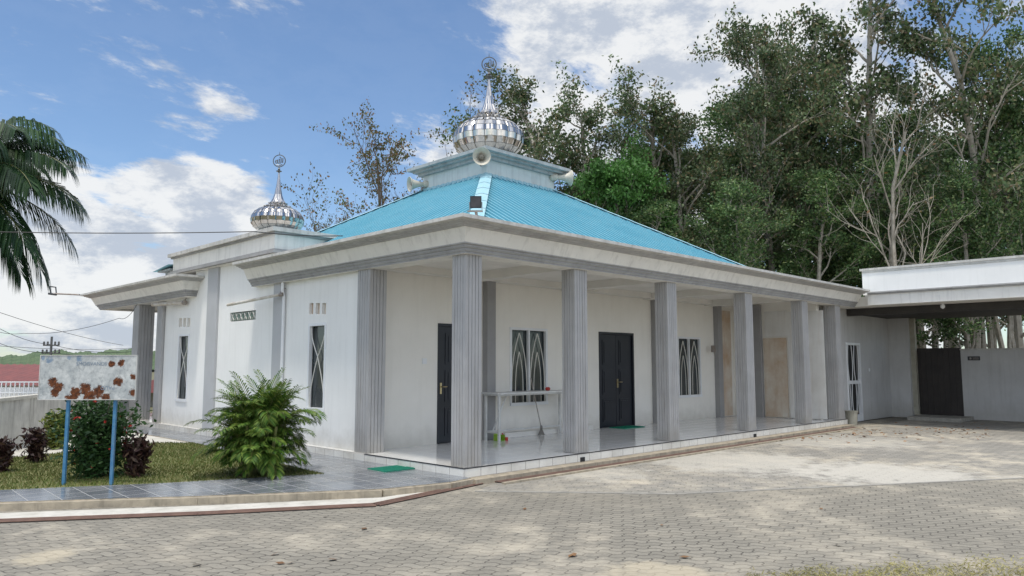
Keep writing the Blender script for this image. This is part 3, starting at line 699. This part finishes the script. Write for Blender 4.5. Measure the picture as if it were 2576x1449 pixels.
bucket(2143,1068,GZ,.17,.36,'grey plastic bucket at the foot of the last porch column')
bucket(2440,1047,GZ,.17,.33,'grey plastic bucket by the annex rear wall')
# ================= ANNEX =================
an=thing('carport_annex','low white flat roofed carport with deep parapet joined to the mosque on the right','building',(14,0,0))
AX=18.6;YA=.5
mb=MB();mb.box(14.0,19,-10,-.46,3.14,3.42,0);mb.box(14.28,19,-.459,3,3.14,3.40,0);mb.build('roof_slab','band',an)
mb=MB();mb.box(13.96,14.02,-10,-.47,3.422,3.455);mb.box(13.92,13.98,-10,-.47,3.456,3.49);mb.box(14.021,14.4,-10,-.47,3.423,3.45);mb.build('slab_moulding','mould2',an)
mb=MB();mb.box(14.40,14.55,-10,-.2,3.455,4.12);mb.box(14.551,19,-.35,-.2,3.421,4.12);mb.build('parapet','wallc',an)
mb=MB();mb.box(14.36,14.60,-10,-.15,4.121,4.18);mb.box(14.601,19,-.40,-.15,4.121,4.18);mb.box(14.385,14.399,-10,-.2,4.06,4.09);mb.build('coping','copin',an)
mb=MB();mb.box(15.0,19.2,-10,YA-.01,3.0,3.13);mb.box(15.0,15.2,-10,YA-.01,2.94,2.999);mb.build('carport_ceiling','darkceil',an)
gd=rect('y',YA,2131,2166,862,1040);gd[2]=.0
wallgrid('wall','y',YA,13.42,AX+.3,GZ,3.139,[gd],.15,'greyw',an)
mb=MB();mb.pbox('y',YA,gd[0],gd[1],GZ,gd[3],-.14,-.12);mb.build('door_recess','hole',an)
mb=MB();t=.07
mb.pbox('y',YA,gd[0],gd[0]+t,GZ,gd[3],-.05,.02);mb.pbox('y',YA,gd[1]-t,gd[1],GZ,gd[3],-.05,.02);mb.pbox('y',YA,gd[0]+t,gd[1]-t,gd[3]-t,gd[3],-.05,.02);mb.pbox('y',YA,gd[0]+t,gd[1]-t,GZ,.12,-.05,.02)
dd=mb.build('grille_door','frame',an)
mb=MB()
n=4
for i in range(n):
    x=gd[0]+t+(gd[1]-gd[0]-2*t)*(i+.5)/n
    mb.tube([(x+(.06*math.sin(k/12*PI*2+(i%2)*PI)),YA+.01,.12+(gd[3]-t-.12)*k/12) for k in range(13)],.012,5)
mb.box(gd[0]+t,gd[1]-t,YA,YA+.02,1.0,1.10);mb.build('grille_bars','frame',dd)
mb=MB();mb.box(16.5,16.58,YA-.02,YA-.001,1.35,1.45);mb.build('switch_plate','frame',an)
g0=onx(2300,950,AX).y;g1=onx(2420,950,AX).y
mb=MB();mb.box(AX,AX+.15,-10,g1,GZ,2.0);mb.build('rear_wall','greyw',an)
mb=MB();mb.box(AX-.06,AX-.001,-10,g1,1.98,2.03);mb.build('coping','copin',an)
mb=MB();mb.box(AX+.03,AX+.08,g1+.01,g0,.02,2.06)
for k in range(9):
    yy=g1+.02+(g0-g1-.04)*k/8;mb.box(AX+.01,AX+.03,yy-.012,yy+.012,.06,2.02)
mb.box(AX-.0,AX+.0099,g1+.01,g0,.98,1.04);mb.build('gate','gate',an)
mb=MB();mb.box(AX-.3,AX-.02,g0+.02,YA-.002,GZ,3.0);mb.build('pillar','greyw',an)
mb=MB();mb.box(AX-.15,AX-.0,g0-.12,g0+.018,.03,2.99);mb.build('pillar','bucket',an)
mb=MB();mb.box(17.0,AX-.3,-1.75,-.35,GZ,GZ+.11);mb.build('raised_step','edge',an)
mb=MB();mb.lathe([(.02,.02),(.03,-.02),(.055,-.06),(.05,-.11),(.01,-.14)],(14.6,-2.1,3.13),14);mb.build('light_bulb','frame',an,smooth=True)
pp=onx(2450,901,AX-.001);mb=MB();mb.box(AX-.02,AX-.001,pp.y-.16,pp.y+.16,pp.z-.06,pp.z+.06,0);mb.box(AX-.024,AX-.0205,pp.y+.06,pp.y+.11,pp.z-.03,pp.z+.03,1)
for k in range(3): mb.box(AX-.024,AX-.0205,pp.y-.13,pp.y+.03,pp.z-.03+k*.025,pp.z-.02+k*.025,1)
mb.build('wall_plate',['black','gmet'],an)
# ================= SIGN =================
sgp=onz(215,1221,.012);sg=thing('notice_board','rusted peeling white notice board mounted upside down on two blue posts in the lawn','sign',(sgp.x,sgp.y,.012))
dist=(sgp-CAM).dot(FW)
c0=at(98,1004,dist);c1=at(340,1004,dist);ztop=at(218,894,dist).z;zbot=c0.z
W=(c1-c0).length
mxs=Matrix.Rotation(-PI/4,4,'Z')
cxs=((c0+c1)/2-sgp);cxs=Vector((cxs.x,cxs.y,0))
def Sg(x,z,y=0): return cxs+mxs@Vector((x,y,z))
m,t,b,co=newmat('rusty_sign_paint')
n=t.noise(co,7,8,.7);n2=t.noise(co,22,6,.7)
base=t.mix(t.rng(n,.35,.68),(.56,.57,.55),(.29,.315,.32));base=t.mix(t.rng(n2,.50,.70,0,.55),base,(.13,.145,.155))
def spots(lst):
    acc=None
    for (u,v,r_) in lst:
        p=Sg((u-.5)*W,zbot-.012+(1-v)*(ztop-zbot))
        d=t.vm('DISTANCE',co,tuple(p)).outputs['Value']
        f=t.rng(d,0,r_,1,0,True);acc=f if acc is None else t.math('MAXIMUM',acc,f)
    return acc
rm=spots([(.14,.62,.13),(.20,.72,.14),(.17,.84,.12),(.38,.86,.16),(.48,.78,.16),(.53,.92,.17),(.62,.84,.16),(.82,.60,.13),(.74,.2,.09),(.84,.17,.09),(.33,.97,.13),(.7,.95,.13),(.97,.5,.09),(.97,.85,.10)])
rm=t.rng(t.math('ADD',rm,t.math('MULTIPLY',t.math('SUBTRACT',t.noise(co,17,9,.78),.5),2.1)),.44,.62)
bm=spots([(.09,.10,.10),(.02,.05,.08),(.40,.07,.11),(.3,.05,.07)])
bm=t.rng(t.math('ADD',bm,t.math('MULTIPLY',t.math('SUBTRACT',t.noise(co,24,6,.7),.5),2.0)),.58,.8)
c=t.mix(t.math('MULTIPLY',bm,.55),base,(.06,.15,.28))
c=t.mix(rm,c,t.mix(t.rng(t.noise(co,28,5,.7),.38,.62),(.17,.058,.022),(.045,.02,.013)))
t.l.new(c,b.inputs['Base Color']);b.inputs['Roughness'].default_value=.8;b.inputs['Specular IOR Level'].default_value=.2;bumpit(t,b,t.math('SUBTRACT',0,rm),.4,.004)
mt=Matrix.Translation(cxs)@mxs
mb=MB();mb.box(-W/2,W/2,-.012,.0,zbot-.012,ztop-.012,0,mt);bd_=mb.build('sign_panel',m,sg,loc=(0,0,0))
mb=MB();e=.008
for (a0,a1,b0,b1) in ((-W/2-e,W/2+e,zbot-.012-e,zbot-.012),(-W/2-e,W/2+e,ztop-.012,ztop-.012+e),(-W/2-e,-W/2,zbot-.012,ztop-.012),(W/2,W/2+e,zbot-.012,ztop-.012)): mb.box(a0,a1,-.018,.012,b0,b1,0,mt)
mb.box(-W/2,W/2,.001,.02,(zbot+ztop)/2-.02,(zbot+ztop)/2+.01,0,mt)
mb.build('sign_frame','copin',bd_,loc=(0,0,0))
for px in (156,276):
    b0=at(px,1215,dist);r_=b0-sgp;x=r_.dot(RT)
    mb=MB();mb.box(x-.019,x+.019,.021,.055,-.06,ztop-.05,0,mxs);mb.build('post','bluep',sg,loc=(0,0,0))
def text(s,size,px,py,rot,m,par):
    cu=bpy.data.curves.new('lettering','FONT');cu.body=s;cu.size=size;cu.align_x='CENTER';cu.align_y='CENTER';cu.extrude=.0006
    o=bpy.data.objects.new('tmp',cu);col.objects.link(o);dg=bpy.context.evaluated_depsgraph_get()
    me=bpy.data.meshes.new_from_object(o.evaluated_get(dg));bpy.data.objects.remove(o)
    me.materials.clear();me.materials.append(M[m])
    p=at(px,py,dist)-sgp;u=p.dot(RT)-cxs.dot(RT);zz=p.z
    mx=mt@Matrix.Translation((u,-.0145,zz))@Matrix.Rotation(PI/2,4,'X')@Matrix.Rotation(rot,4,'Z')
    me.transform(mx);l=bpy.data.objects.new('lettering',me);col.objects.link(l);l.parent=par
text('SMOISVANOS',.066,232,915,0,'fade',bd_)
text('PAUD',.070,272,975,PI,'fade',bd_)
# ================= BOUNDARY WALL, NEIGHBOUR =================
mb=MB()
w0=gp(-500,8.2,0);w1=gp(0,13.4,0);w2=gp(345,23,0)
for p0,p1 in ((w0,w1),(w1,w2)):
    d=(p1-p0).normalized();nn=Vector((-d.y,d.x,0))*.07
    mb.prism([(p0-nn)[:2],(p1-nn)[:2],(p1+nn)[:2],(p0+nn)[:2]],-.1,.90,0)
bw=tag(mb.build('boundary_wall','bwall'),'weathered grey rendered boundary wall behind the lawn on the left','wall')
mb=MB()
for p0,p1 in ((w0,w1),(w1,w2)):
    d=(p1-p0).normalized();nn=Vector((-d.y,d.x,0))*.1
    mb.prism([(p0-nn)[:2],(p1-nn)[:2],(p1+nn)[:2],(p0+nn)[:2]],.901,.96,0)
mb.build('coping','cement',bw)
def house(px0,px1,d,zr,ze,label,roofm='redroof'):
    a=gp(px0,d,0);root=thing('house',label,'house',a);L=(gp(px1,d,0)-a).length;mx=Matrix.Rotation(-PI/4,4,'Z')
    mb=MB();mb.box(.3,L-.3,0,5,-.1,ze,0,mx);mb.build('wall','cement',root,loc=(0,0,0))
    mb=MB();n=60
    for i in range(n):
        x0=i*L/n;x1=(i+1)*L/n;u=.03*(i%2)
        vs=[mx@Vector(p) for p in ((x0,-.6,ze-.05+u),(x1,-.6,ze-.05+.03-u),(x1,2.5,zr+.03-u),(x0,2.5,zr+u))];mb.add(vs,[(0,1,2,3)])
    vs=[mx@Vector(p) for p in ((0,2.5,zr),(L,2.5,zr),(L,5.6,ze-.05),(0,5.6,ze-.05))];mb.add(vs,[(0,1,2,3)]);mb.build('roof',roofm,root,loc=(0,0,0))
house(-420,150,22,1.55,1.0,'low red sheet roofed house behind the boundary wall on the left')
house(335,430,30,1.05,.5,'small red roof glimpsed behind the far porch column')
fr=thing('white_fence','white barred fence panel in front of the red roofed house','fence',gp(-300,20,0))
mx=Matrix.Rotation(-PI/4,4,'Z');L=(gp(105,20,0)-gp(-300,20,0)).length
mb=MB()
for zz in (.55,.8,1.08): mb.box(0,L,-.02,.02,zz,zz+.03,0,mx)
for i in range(int(L/.12)): mb.box(i*.12,i*.12+.02,-.015,.015,.4,1.1,0,mx)
mb.build('bars','frame',fr,loc=(0,0,0))
mb=MB();mb.box(0,L,.06,.1,.0,.95,0,mx);mb.build('backing_panel','wallc',fr,loc=(0,0,0))
pb=gp(126,58,-.1);pole=thing('utility_pole','distant utility pole with two cross arms above the notice board','utility pole',pb)
tz=at(126,843,58).z
mb=MB();mb.tube([(0,0,0),(0,0,tz)],[.12,.08],8);mb.build('pole_shaft','pole',pole,loc=(0,0,0))
for py,w in ((868,.62),(888,.7)):
    z=at(126,py,58).z+.1;mb=MB();mb.tube([RT*-w+UP*z,RT*w+UP*z],.06,6)
    for k in (-1,-.5,.5,1): mb.lathe([(.05,0),(.09,.05),(.05,.12),(.09,.17),(.04,.25)],RT*(w*.92*k)+UP*(z+.05),8)
    mb.build('cross_arm','pole',pole,loc=(0,0,0))
def wire(pts,r,label,sag=0):
    P3=[at(*p) for p in pts];out=[]
    for a,b in zip(P3[:-1],P3[1:]):
        for k in range(10):
            t=k/10;out.append(a.lerp(b,t)-UP*sag*4*t*(1-t))
    out.append(P3[-1]);mb=MB();mb.tube(out,r,5);tag(mb.build('overhead_cable','wire'),label,'cable',group='overhead cables')
wire([(-60,582,13),(640,582,14.6),(862,593,12.6)],.009,'thick black cable crossing the sky to the roof edge near the small dome',.03)
wire([(-60,790,50),(126,866,58)],.018,'upper thin wire running from the left edge down to the distant pole',.4)
wire([(-60,835,50),(126,886,58)],.018,'lower thin wire running from the left edge to the distant pole',.4)
wire([(126,866,58),(385,876,70)],.018,'thin wire running right from the distant pole toward the far porch column',.5)
wire([(126,886,58),(385,890,70)],.018,'lowest thin wire running right from the distant pole',.3)
wire([(-60,865,52),(385,872,70)],.016,'long level thin wire passing behind the notice board top',.3)
wire([(-60,810,20),(60,838,20),(300,800,18),(345,765,16.5)],.006,'slack black wire looping up to the far end of the cornice',.12)
wire([(-60,765,52),(310,868,80)],.02,'thin wire descending diagonally across the lower left sky',.3)
# ================= PLANTS =================
def frond(mb,base,az,el,L,droop,nl,ll,hang,wd,r0=.012,mi=0,mr=1):
    n=14;p=Vector(base);pts=[p.copy()];tans=[]
    for i in range(n):
        t=(i+.5)/n;e=el-droop*t**1.5
        d=Vector((math.cos(az)*math.cos(e),math.sin(az)*math.cos(e),math.sin(e)));p=p+d*L/n;pts.append(p.copy());tans.append(d)
    tans.append(tans[-1])
    mb.tube(pts,[r0*(1-.85*i/n) for i in range(n+1)],4,mr,cap=False)
    for k in range(nl):
        t=.15+.85*k/nl;f=t*n;i=min(int(f),n-1);c=pts[i].lerp(pts[i+1],f-i);T=tans[i]
        side=T.cross(UP)
        if side.length<.05:side=Vector((math.sin(az),-math.cos(az),0))
        side.normalize();nrm=side.cross(T)
        for sg in (-1,1):
            l=ll*(math.sin(PI*(.12+.80*t))**.7)*random.uniform(.85,1.1)
            dd=(side*sg*.85+T*(.55+.5*t)+nrm*.25+UP*random.uniform(-.12,.12)).normalized()
            m1=c+dd*l*.5-UP*hang*l*.12;m2=c+dd*l*.8-UP*hang*l*.45;tip=c+dd*l*.95-UP*hang*l*.8
            wv=T.cross(dd).cross(dd).normalized()*wd
            mb.add([c,m1+wv,m2+wv*.7,tip,m2-wv*.7,m1-wv],[(0,1,5),(1,2,4,5),(2,3,4)],mi)
bp=onz(648,1192,.012);ap=thing('areca_palm','bushy green areca palm clump on the lawn in front of the white wall','palm',bp)
mb=MB();ms=MB()
for i in range(300):
    az=random.uniform(0,2*PI);u=random.random();el=rad(80-62*u+random.uniform(-6,6));hb=random.uniform(.10,.85)
    b0=Vector((random.gauss(0,.16),random.gauss(0,.16),hb))
    L=random.uniform(.46,.74)*(1.08-.2*hb)
    frond(mb,b0,az,el,L,rad(random.uniform(50,105)),22,.21,.5,.009,.007)
for i in range(20):
    az=random.uniform(0,2*PI);frond(mb,Vector((random.gauss(0,.12)+.0,random.gauss(0,.12),.5)),az,rad(random.uniform(62,86)),random.uniform(.85,1.1),rad(random.uniform(25,55)),26,.22,.35,.010,.008)
mb.build('fronds',['palmg','rach'],ap,loc=(0,0,0))
for i in range(14):
    x,y=random.gauss(0,.13),random.gauss(0,.13);ms.tube([(x,y,-.02),(x*1.6,y*1.6,.7)],[.03,.018],6)
ms.build('stems','rach',ap,loc=(0,0,0))
cp=gp(-215,16.5,-.1);co_=thing('coconut_palm','tall dark green coconut palm whose fronds hang in from the left edge','palm',cp)
top=at(-95,450,16.5)-cp
mb=MB();mb.tube([(0,0,0),top*.3+Vector((-.1,.1,0)),top*.65,top],[.2,.15,.13,.12],10);mb.build('trunk','bark',co_,loc=(0,0,0))
mb=MB()
azr=math.atan2(RT.y,RT.x)
specs=[(0,74,2.6,112),(10,50,2.7,88),(-10,32,2.7,72),(5,12,2.65,62),(-18,-22,2.5,42),(30,60,2.4,100),(45,25,2.5,80),(-45,45,2.5,90),(-50,5,2.4,65),(2,-46,2.5,26),(20,-10,2.6,54),(-28,60,2.4,95),(-5,60,2.6,100),(12,-34,2.6,40),(-25,20,2.6,75),
 (180,40,2.5,80),(150,20,2.5,80),(210,30,2.5,80),(180,0,2.4,60),(110,30,2.4,80),(250,30,2.4,80),(80,50,2.4,80),(280,50,2.4,80)]
for a,e,L,dr in specs: frond(mb,top,azr+rad(a),rad(e),L*1.05,rad(dr),66,.78,1.25,.020,.03)
mb.build('crown',['cocog','rach'],co_,loc=(0,0,0))
def shrub(name,px,py,w,h,n,lm,label,L=.09,Wd=.04,flowers=0,stems=7,up=.0,z=.012,group=None):
    p=onz(px,py,z);root=thing(name,label,'shrub',p,group);rs=random.Random(int(px)+7);C=[];D=[];mb=MB()
    for k in range(stems):
        a=rs.uniform(0,2*PI);rr=w/2*rs.uniform(.25,.95);H=h*rs.uniform(.65,1)*(1-.25*(rr/(w/2)))
        e=Vector((rr*math.cos(a),rr*math.sin(a),H));mid=Vector((e.x*.35,e.y*.35,H*.55))
        mb.tube([(rs.gauss(0,.02),rs.gauss(0,.02),-.02),mid,e],[.014,.010,.005],5)
        for i in range(n//stems):
            t=rs.uniform(.12,1);q_=(Vector((0,0,0)).lerp(mid,t*2) if t<.5 else mid.lerp(e,t*2-1))
            sp=w*.13+.02;C.append((q_.x+rs.gauss(0,sp),q_.y+rs.gauss(0,sp),max(.02,q_.z+rs.gauss(0,sp*.6))));D.append((rs.gauss(0,1),rs.gauss(0,1),rs.gauss(up,.7)))
    mb.build('stems','barkd',root,loc=(0,0,0));leafmesh('foliage',C,L,Wd,lm,int(px),root,dirs=D)
    for i in range(flowers):
        c=C[rs.randrange(len(C))];o=Vector((c[0]-FW.x*.15,c[1]-FW.y*.15,c[2]-h*.5)).normalized()*.07
        leafmesh('flower',[(c[0]+o.x+rs.gauss(0,.010),c[1]+o.y+rs.gauss(0,.010),c[2]+o.z+.02+rs.gauss(0,.008)) for k in range(9)],.03,.022,'ixf',i,root)
    return root
shrub('flowering_shrub',240,1200,.98,1.18,5600,'ixl','rounded dark green shrub with small red flowers behind the sign posts',.075,.035,40,18)
shrub('cordyline_plant',342,1200,.28,.66,900,'crot','upright dark purple leaved plant just right of the right blue post',.11,.035,0,8,.6)
shrub('cordyline_plant',88,1163,.26,.62,800,'crot','small dark purple leaved plant left of the left blue post',.11,.035,0,8,.6)
shrub('cordyline_plant',0,1187,.26,.6,800,'crot','dark purple leaved plant cut by the left edge of the photo',.11,.035,0,8,.6)
shrub('yellow_shrub',140,1128,.5,.75,1500,'yel','yellow green shrub growing behind the red flowered bush',.09,.04,0,9)
# ================= TREES =================
def tree_template(seed,Pk,leafn,sig,L,Wd,lm,bm,trunkL=7.2,tr=.17,limb=3.0,spread=(30,62),lean=.12,flen=.6,t0=.3,lr=.40):
    rs=random.Random(seed);mb=MB();C=[]
    def grow(p,d,Ln,r,lv):
        n=5 if lv<2 else 3;pts=[p.copy()];dd=d.copy();wa=lean if lv==0 else .20
        for i in range(n):
            dd=(dd+Vector((rs.gauss(0,wa),rs.gauss(0,wa),rs.gauss(.08,wa*.6)))).normalized();p=p+dd*Ln/n;pts.append(p.copy())
        mb.tube(pts,[r*(1-.6*i/n) for i in range(n+1)],7 if lv==0 else (5 if lv==1 else 3),cap=False)
        if lv>=2:
            m=leafn if lv>=len(Pk) else leafn//3
            u=rs.random();m=m//5 if u<.15 else (int(m*1.5) if u>.8 else m)
            for i in range(m):
                t=rs.uniform(.2,1.02)*n;k=min(int(t),n-1);c=pts[k].lerp(pts[k+1],t-k)
                C.append((c.x+rs.gauss(0,sig),c.y+rs.gauss(0,sig),c.z+rs.gauss(0,sig*.55)))
        if lv<len(Pk):
            for j in range(Pk[lv]):
                t=(t0+(1-t0)*(j+rs.random()*.7)/Pk[lv])*n if lv==0 else rs.uniform(.3,1)*n
                t=min(t,n-.01);k=int(t);c=pts[k].lerp(pts[k+1],t-k)
                ax=(pts[k+1]-pts[k]).normalized();o=ax.orthogonal().normalized();o.rotate(Matrix.Rotation(rs.uniform(0,2*PI) if lv else j*2.4+rs.random(),3,ax))
                an=rad(rs.uniform(*spread));nd=(ax*math.cos(an)+o*math.sin(an)).normalized()
                ll=limb*(1.2-.7*t/n)*rs.uniform(.6,1.2) if lv==0 else Ln*flen*rs.uniform(.75,1.15)
                grow(c,nd,ll,r*(lr if lv==0 else .52)*(1-.3*t/n),lv+1)
    grow(Vector((0,0,-.1)),Vector((rs.gauss(0,.03),rs.gauss(0,.03),1)).normalized(),trunkL,tr,0)
    tr_=mb.build('trunk',bm);cr=leafmesh('crown',C,L,Wd,lm,seed)
    top=np.percentile([c[2] for c in C],99.7)
    return tr_,cr,top
TPL={}
def tpl(k):
    if k in TPL:return TPL[k]
    if k[0]=='A': r=tree_template(10+int(k[1]),[17,4,4],62,.17,.10,.057,'leaf','bark',trunkL=8.2,tr=.12,limb=2.2,spread=(28,58),t0=.22,lean=.07)
    elif k[0]=='B': r=tree_template(20+int(k[1]),[15,4,4],38,.13,.095,.052,'leaf2','bark',trunkL=8.2,tr=.105,limb=2.1,spread=(25,50),lean=.08,t0=.35)
    elif k[0]=='C': r=tree_template(30,[14,5,3],110,.18,.11,.065,'leaf3','bark',trunkL=6.,limb=2.4,t0=.2,tr=.11)
    elif k[0]=='D': r=tree_template(40+int(k[1]),[11,5,4],(20,9)[int(k[1])-1],.09,.085,.05,'leafr','barkd',tr=.08,limb=2.9,spread=(25,50),t0=.35)
    elif k[0]=='E': r=tree_template(50,[12,5,4],1,.1,.10,.05,'leafr','bark',tr=.09,limb=2.6,spread=(22,48),trunkL=7.6)
    TPL[k]=r;return r
def blocked(p):
    return p.x<19.8 and p.y<17 and not (p.x>15.2 and p.y>3.8)
def put(k,px,dist,topy,label,name='tree',group=None,rot=None,wid=1.):
    while blocked(gp(px,dist)): dist+=.5
    tr_,cr,top=tpl(k);b=gp(px,dist,-.1);H=at(px,topy,dist).z+.1;s=H/top
    root=thing(name,label,'tree',b,group);root.scale=(s*wid,s*wid,s);root.rotation_euler=(0,0,random.uniform(0,6.28) if rot is None else rot)
    for o in (tr_,cr):
        c=o.copy();col.objects.link(c);c.parent=root;c.location=(0,0,0)
    return root
fg='tall leafy trees of the wood behind the mosque'
T=[('B1',1465,28,235,'leftmost tall tree of the wood with airy grey green crown',1.0),
('B2',1560,29,185,'second tall tree of the wood just right of the leftmost airy crown',1.05),
('C0',1570,26,375,'bright green lower tree in front of the dark wood right of the lantern',.8),
('B1',1650,31,215,'third tall airy tree counting from the left end of the wood',1.1),
('A1',1640,33,290,'dark leafy tree filling in behind the third airy crown',.95),
('B2',1800,29,170,'slender tree whose thin top stands alone left of the tallest trees',.75),
('B1',1730,30,240,'airy tree in the dip just left of the slender lone top',1.0),
('A2',1745,34,330,'dense dark tree filling the gap behind the slender tree',.9),
('B1',1960,29,-20,'tree on the shoulder where the wood rises to its full height',.8),
('A3',1890,31,260,'dark tree below the shoulder of the wood',.85),
('B2',2070,28,-90,'tall airy tree topping out above the frame left of the pale limbed tree',.85),
('A1',2060,32,150,'dark tree between the two airy trees that top out above the frame',.85),
('B1',2190,28,-140,'tall tree with pale limbs showing through an open crown above the annex',.9),
('E0',2270,25,200,'nearly leafless dry tree with pale twigs above the annex roof',.9),
('A2',2330,31,210,'dark tree behind the dry leafless one',.9),
('B2',2440,28,0,'open crowned tree near the upper right corner',.85),
('A3',2570,26,70,'dense dark tree at the right edge of the photo',.85),
('B1',2690,27,-40,'tree standing just outside the right edge with foliage reaching in',.9),
('A1',1870,25,440,'shorter dark tree right above the end of the blue roof',1.1),
('A3',2050,26,440,'shorter dark tree above the white parapet end',1.1),
('A2',1690,25,460,'low dark tree showing over the right slope of the blue roof',1.1),
('A1',2440,25,430,'shorter dense tree above the annex parapet near the right edge',1.1),
('A3',2230,27,410,'shorter dark tree behind the annex parapet below the pale limbs',1.1),
('A2',1450,29,410,'low dark tree beside the right horn loudspeaker',.9),
]
for k,px,d,ty,lb,w in T: put(k,px,d,ty,lb,group=fg,wid=w)
rs=random.Random(5)
for i in range(16):
    px=1490+i*76+rs.uniform(-20,20)
    ty=rs.uniform(370,470) if px<1850 else rs.uniform(260,430)
    put(('A1','A2','A3')[i%3],px,rs.uniform(36,42),ty,'dark tree standing deep in the wood among its crowded neighbours',group='trees deep in the wood',wid=1.1)
for i in range(13):
    px=2290+i*26+rs.uniform(-8,8)
    b=gp(px,rs.uniform(28,34),-.1);mb=MB();H=rs.uniform(6,8);r_=rs.uniform(.09,.16)
    t_=thing('tree','slim pale trunked tree seen in the gap above the annex rear wall','tree',b,'slim trunks behind the annex')
    mb.tube([(0,0,0),(rs.gauss(0,.12),rs.gauss(0,.12),H*.4),(rs.gauss(0,.25),rs.gauss(0,.25),H)],[r_,r_*.85,r_*.5],7);mb.build('trunk','bark',t_,loc=(0,0,0))
    C=[(rs.gauss(0,.7),rs.gauss(0,.7),H-.6+rs.gauss(0,.8)) for _ in range(500)];leafmesh('crown',C,.2,.11,'leaf',i,t_)
put('D1',990,30,295,'sparse tree with reddish leaves rising behind the left slope of the blue roof',rot=1.0,wid=.85)
put('D2',1215,33,210,'bare twigged tree standing directly behind the main dome',rot=2.0,wid=.9)
put('D1',815,29,530,'low reddish twig tips just right of the small dome',rot=3,wid=.6)
for k,(tr_,cr,top) in TPL.items():
    bpy.data.objects.remove(tr_);bpy.data.objects.remove(cr)
# ================= LIGHT =================
sd=Vector((-.24,-.12,.96)).normalized()
el=math.asin(sd.z);az=math.atan2(sd.x,sd.y)
sl=bpy.data.lights.new('sun','SUN');sl.energy=2.7;sl.angle=rad(6);sl.color=(1,.945,.85);so=bpy.data.objects.new('sun',sl);col.objects.link(so)
so.rotation_euler=(-sd).to_track_quat('-Z','Y').to_euler()
w=bpy.data.worlds.new('World');scn.world=w;w.use_nodes=True;t=NT(w.node_tree)
for n in list(t.n):t.n.remove(n)
sky=t.new('ShaderNodeTexSky',sky_type='NISHITA');sky.sun_disc=False;sky.sun_elevation=el;sky.sun_rotation=az;sky.air_density=1.0;sky.dust_density=.4;sky.ozone_density=2.2
bg1=t.new('ShaderNodeBackground');bg1.inputs[1].default_value=.145
co=t.new('ShaderNodeTexCoord').outputs['Generated'];nv=t.vm('NORMALIZE',co).outputs[0]
sx=t.new('ShaderNodeSeparateXYZ');t.l.new(nv,sx.inputs[0])
skc=t.mix(1.,sky.outputs[0],(.90,1.0,1.08),'MULTIPLY');t.l.new(skc,bg1.inputs[0])
zz=t.math('ADD',t.math('MAXIMUM',sx.outputs[2],0.),.28)
dv=t.vm('DIVIDE',nv);cbz=t.new('ShaderNodeCombineXYZ');[t.l.new(zz,cbz.inputs[i]) for i in range(3)];t.l.new(cbz.outputs[0],dv.inputs[1])
dr=t.mapping(dv.outputs[0],rot=(0,0,rad(25)),scale=(1.,1.7,1.))
nA=t.noise(dr,2.6,13,.64)
n1=t.math('ADD',t.math('MULTIPLY',t.math('SUBTRACT',nA,.5),2.6),.46)
blobs=[(450,560,6,.26),(240,650,7,.22),(60,300,5,.16),(90,620,6,.18),(350,770,9,.24),(590,600,5,.16),(40,780,7,.15),(560,250,7,.12),(230,190,8,.12),(560,330,5,.10),
 (1560,110,9,.20),(1180,220,6,.14),(1800,40,9,.22),(720,10,5,.12),(2300,60,22,.20),(1750,500,12,.12),(1340,260,7,.12),(950,330,5,.06),
 (330,30,8,-.20),(800,130,7,-.18),(740,440,6,-.26),(330,440,5,-.24),(960,220,5,-.12),(60,110,6,-.08),(1080,60,6,-.16),(1640,240,5,-.10)]
acc=n1
for px,py,r_,wt in blobs:
    d=ray(px,py).normalized();dt=t.vm('DOT_PRODUCT',nv,tuple(d)).outputs['Value']
    f=t.math('MULTIPLY',t.rng(dt,math.cos(rad(r_*1.3)),1,0,1,True),wt)
    acc=t.math('ADD',acc,f)
back=t.vm('DOT_PRODUCT',nv,tuple(-FW)).outputs['Value']
hi=t.rng(sx.outputs[2],.50,.75,0,1,True);bk=t.rng(back,.0,.5,0,1,True)
acc=t.math('ADD',acc,t.math('MULTIPLY',t.math('MAXIMUM',hi,bk),.18))
mask=t.rng(acc,.45,.78,.04,1,True)
n2=t.noise(t.mapping(nv,scale=(1,1,2.0),loc=(.3,.1,.0)),8.5,10,.66)
cc=t.mix(t.rng(n2,.40,.56,0,1,True),(.56,.62,.72),(.95,.96,.965))
bg2=t.new('ShaderNodeBackground');t.l.new(cc,bg2.inputs[0])
stn=t.math('ADD',.95,t.math('ADD',t.math('MULTIPLY',hi,1.0),t.math('MULTIPLY',bk,1.0)));t.l.new(stn,bg2.inputs[1])  # unseen clouds overhead and behind the camera brightened to fill the walls
mx=t.new('ShaderNodeMixShader');t.l.new(t.math('MULTIPLY',mask,.95),mx.inputs[0]);t.l.new(bg1.outputs[0],mx.inputs[1]);t.l.new(bg2.outputs[0],mx.inputs[2])
ow=t.new('ShaderNodeOutputWorld');t.l.new(mx.outputs[0],ow.inputs[0])
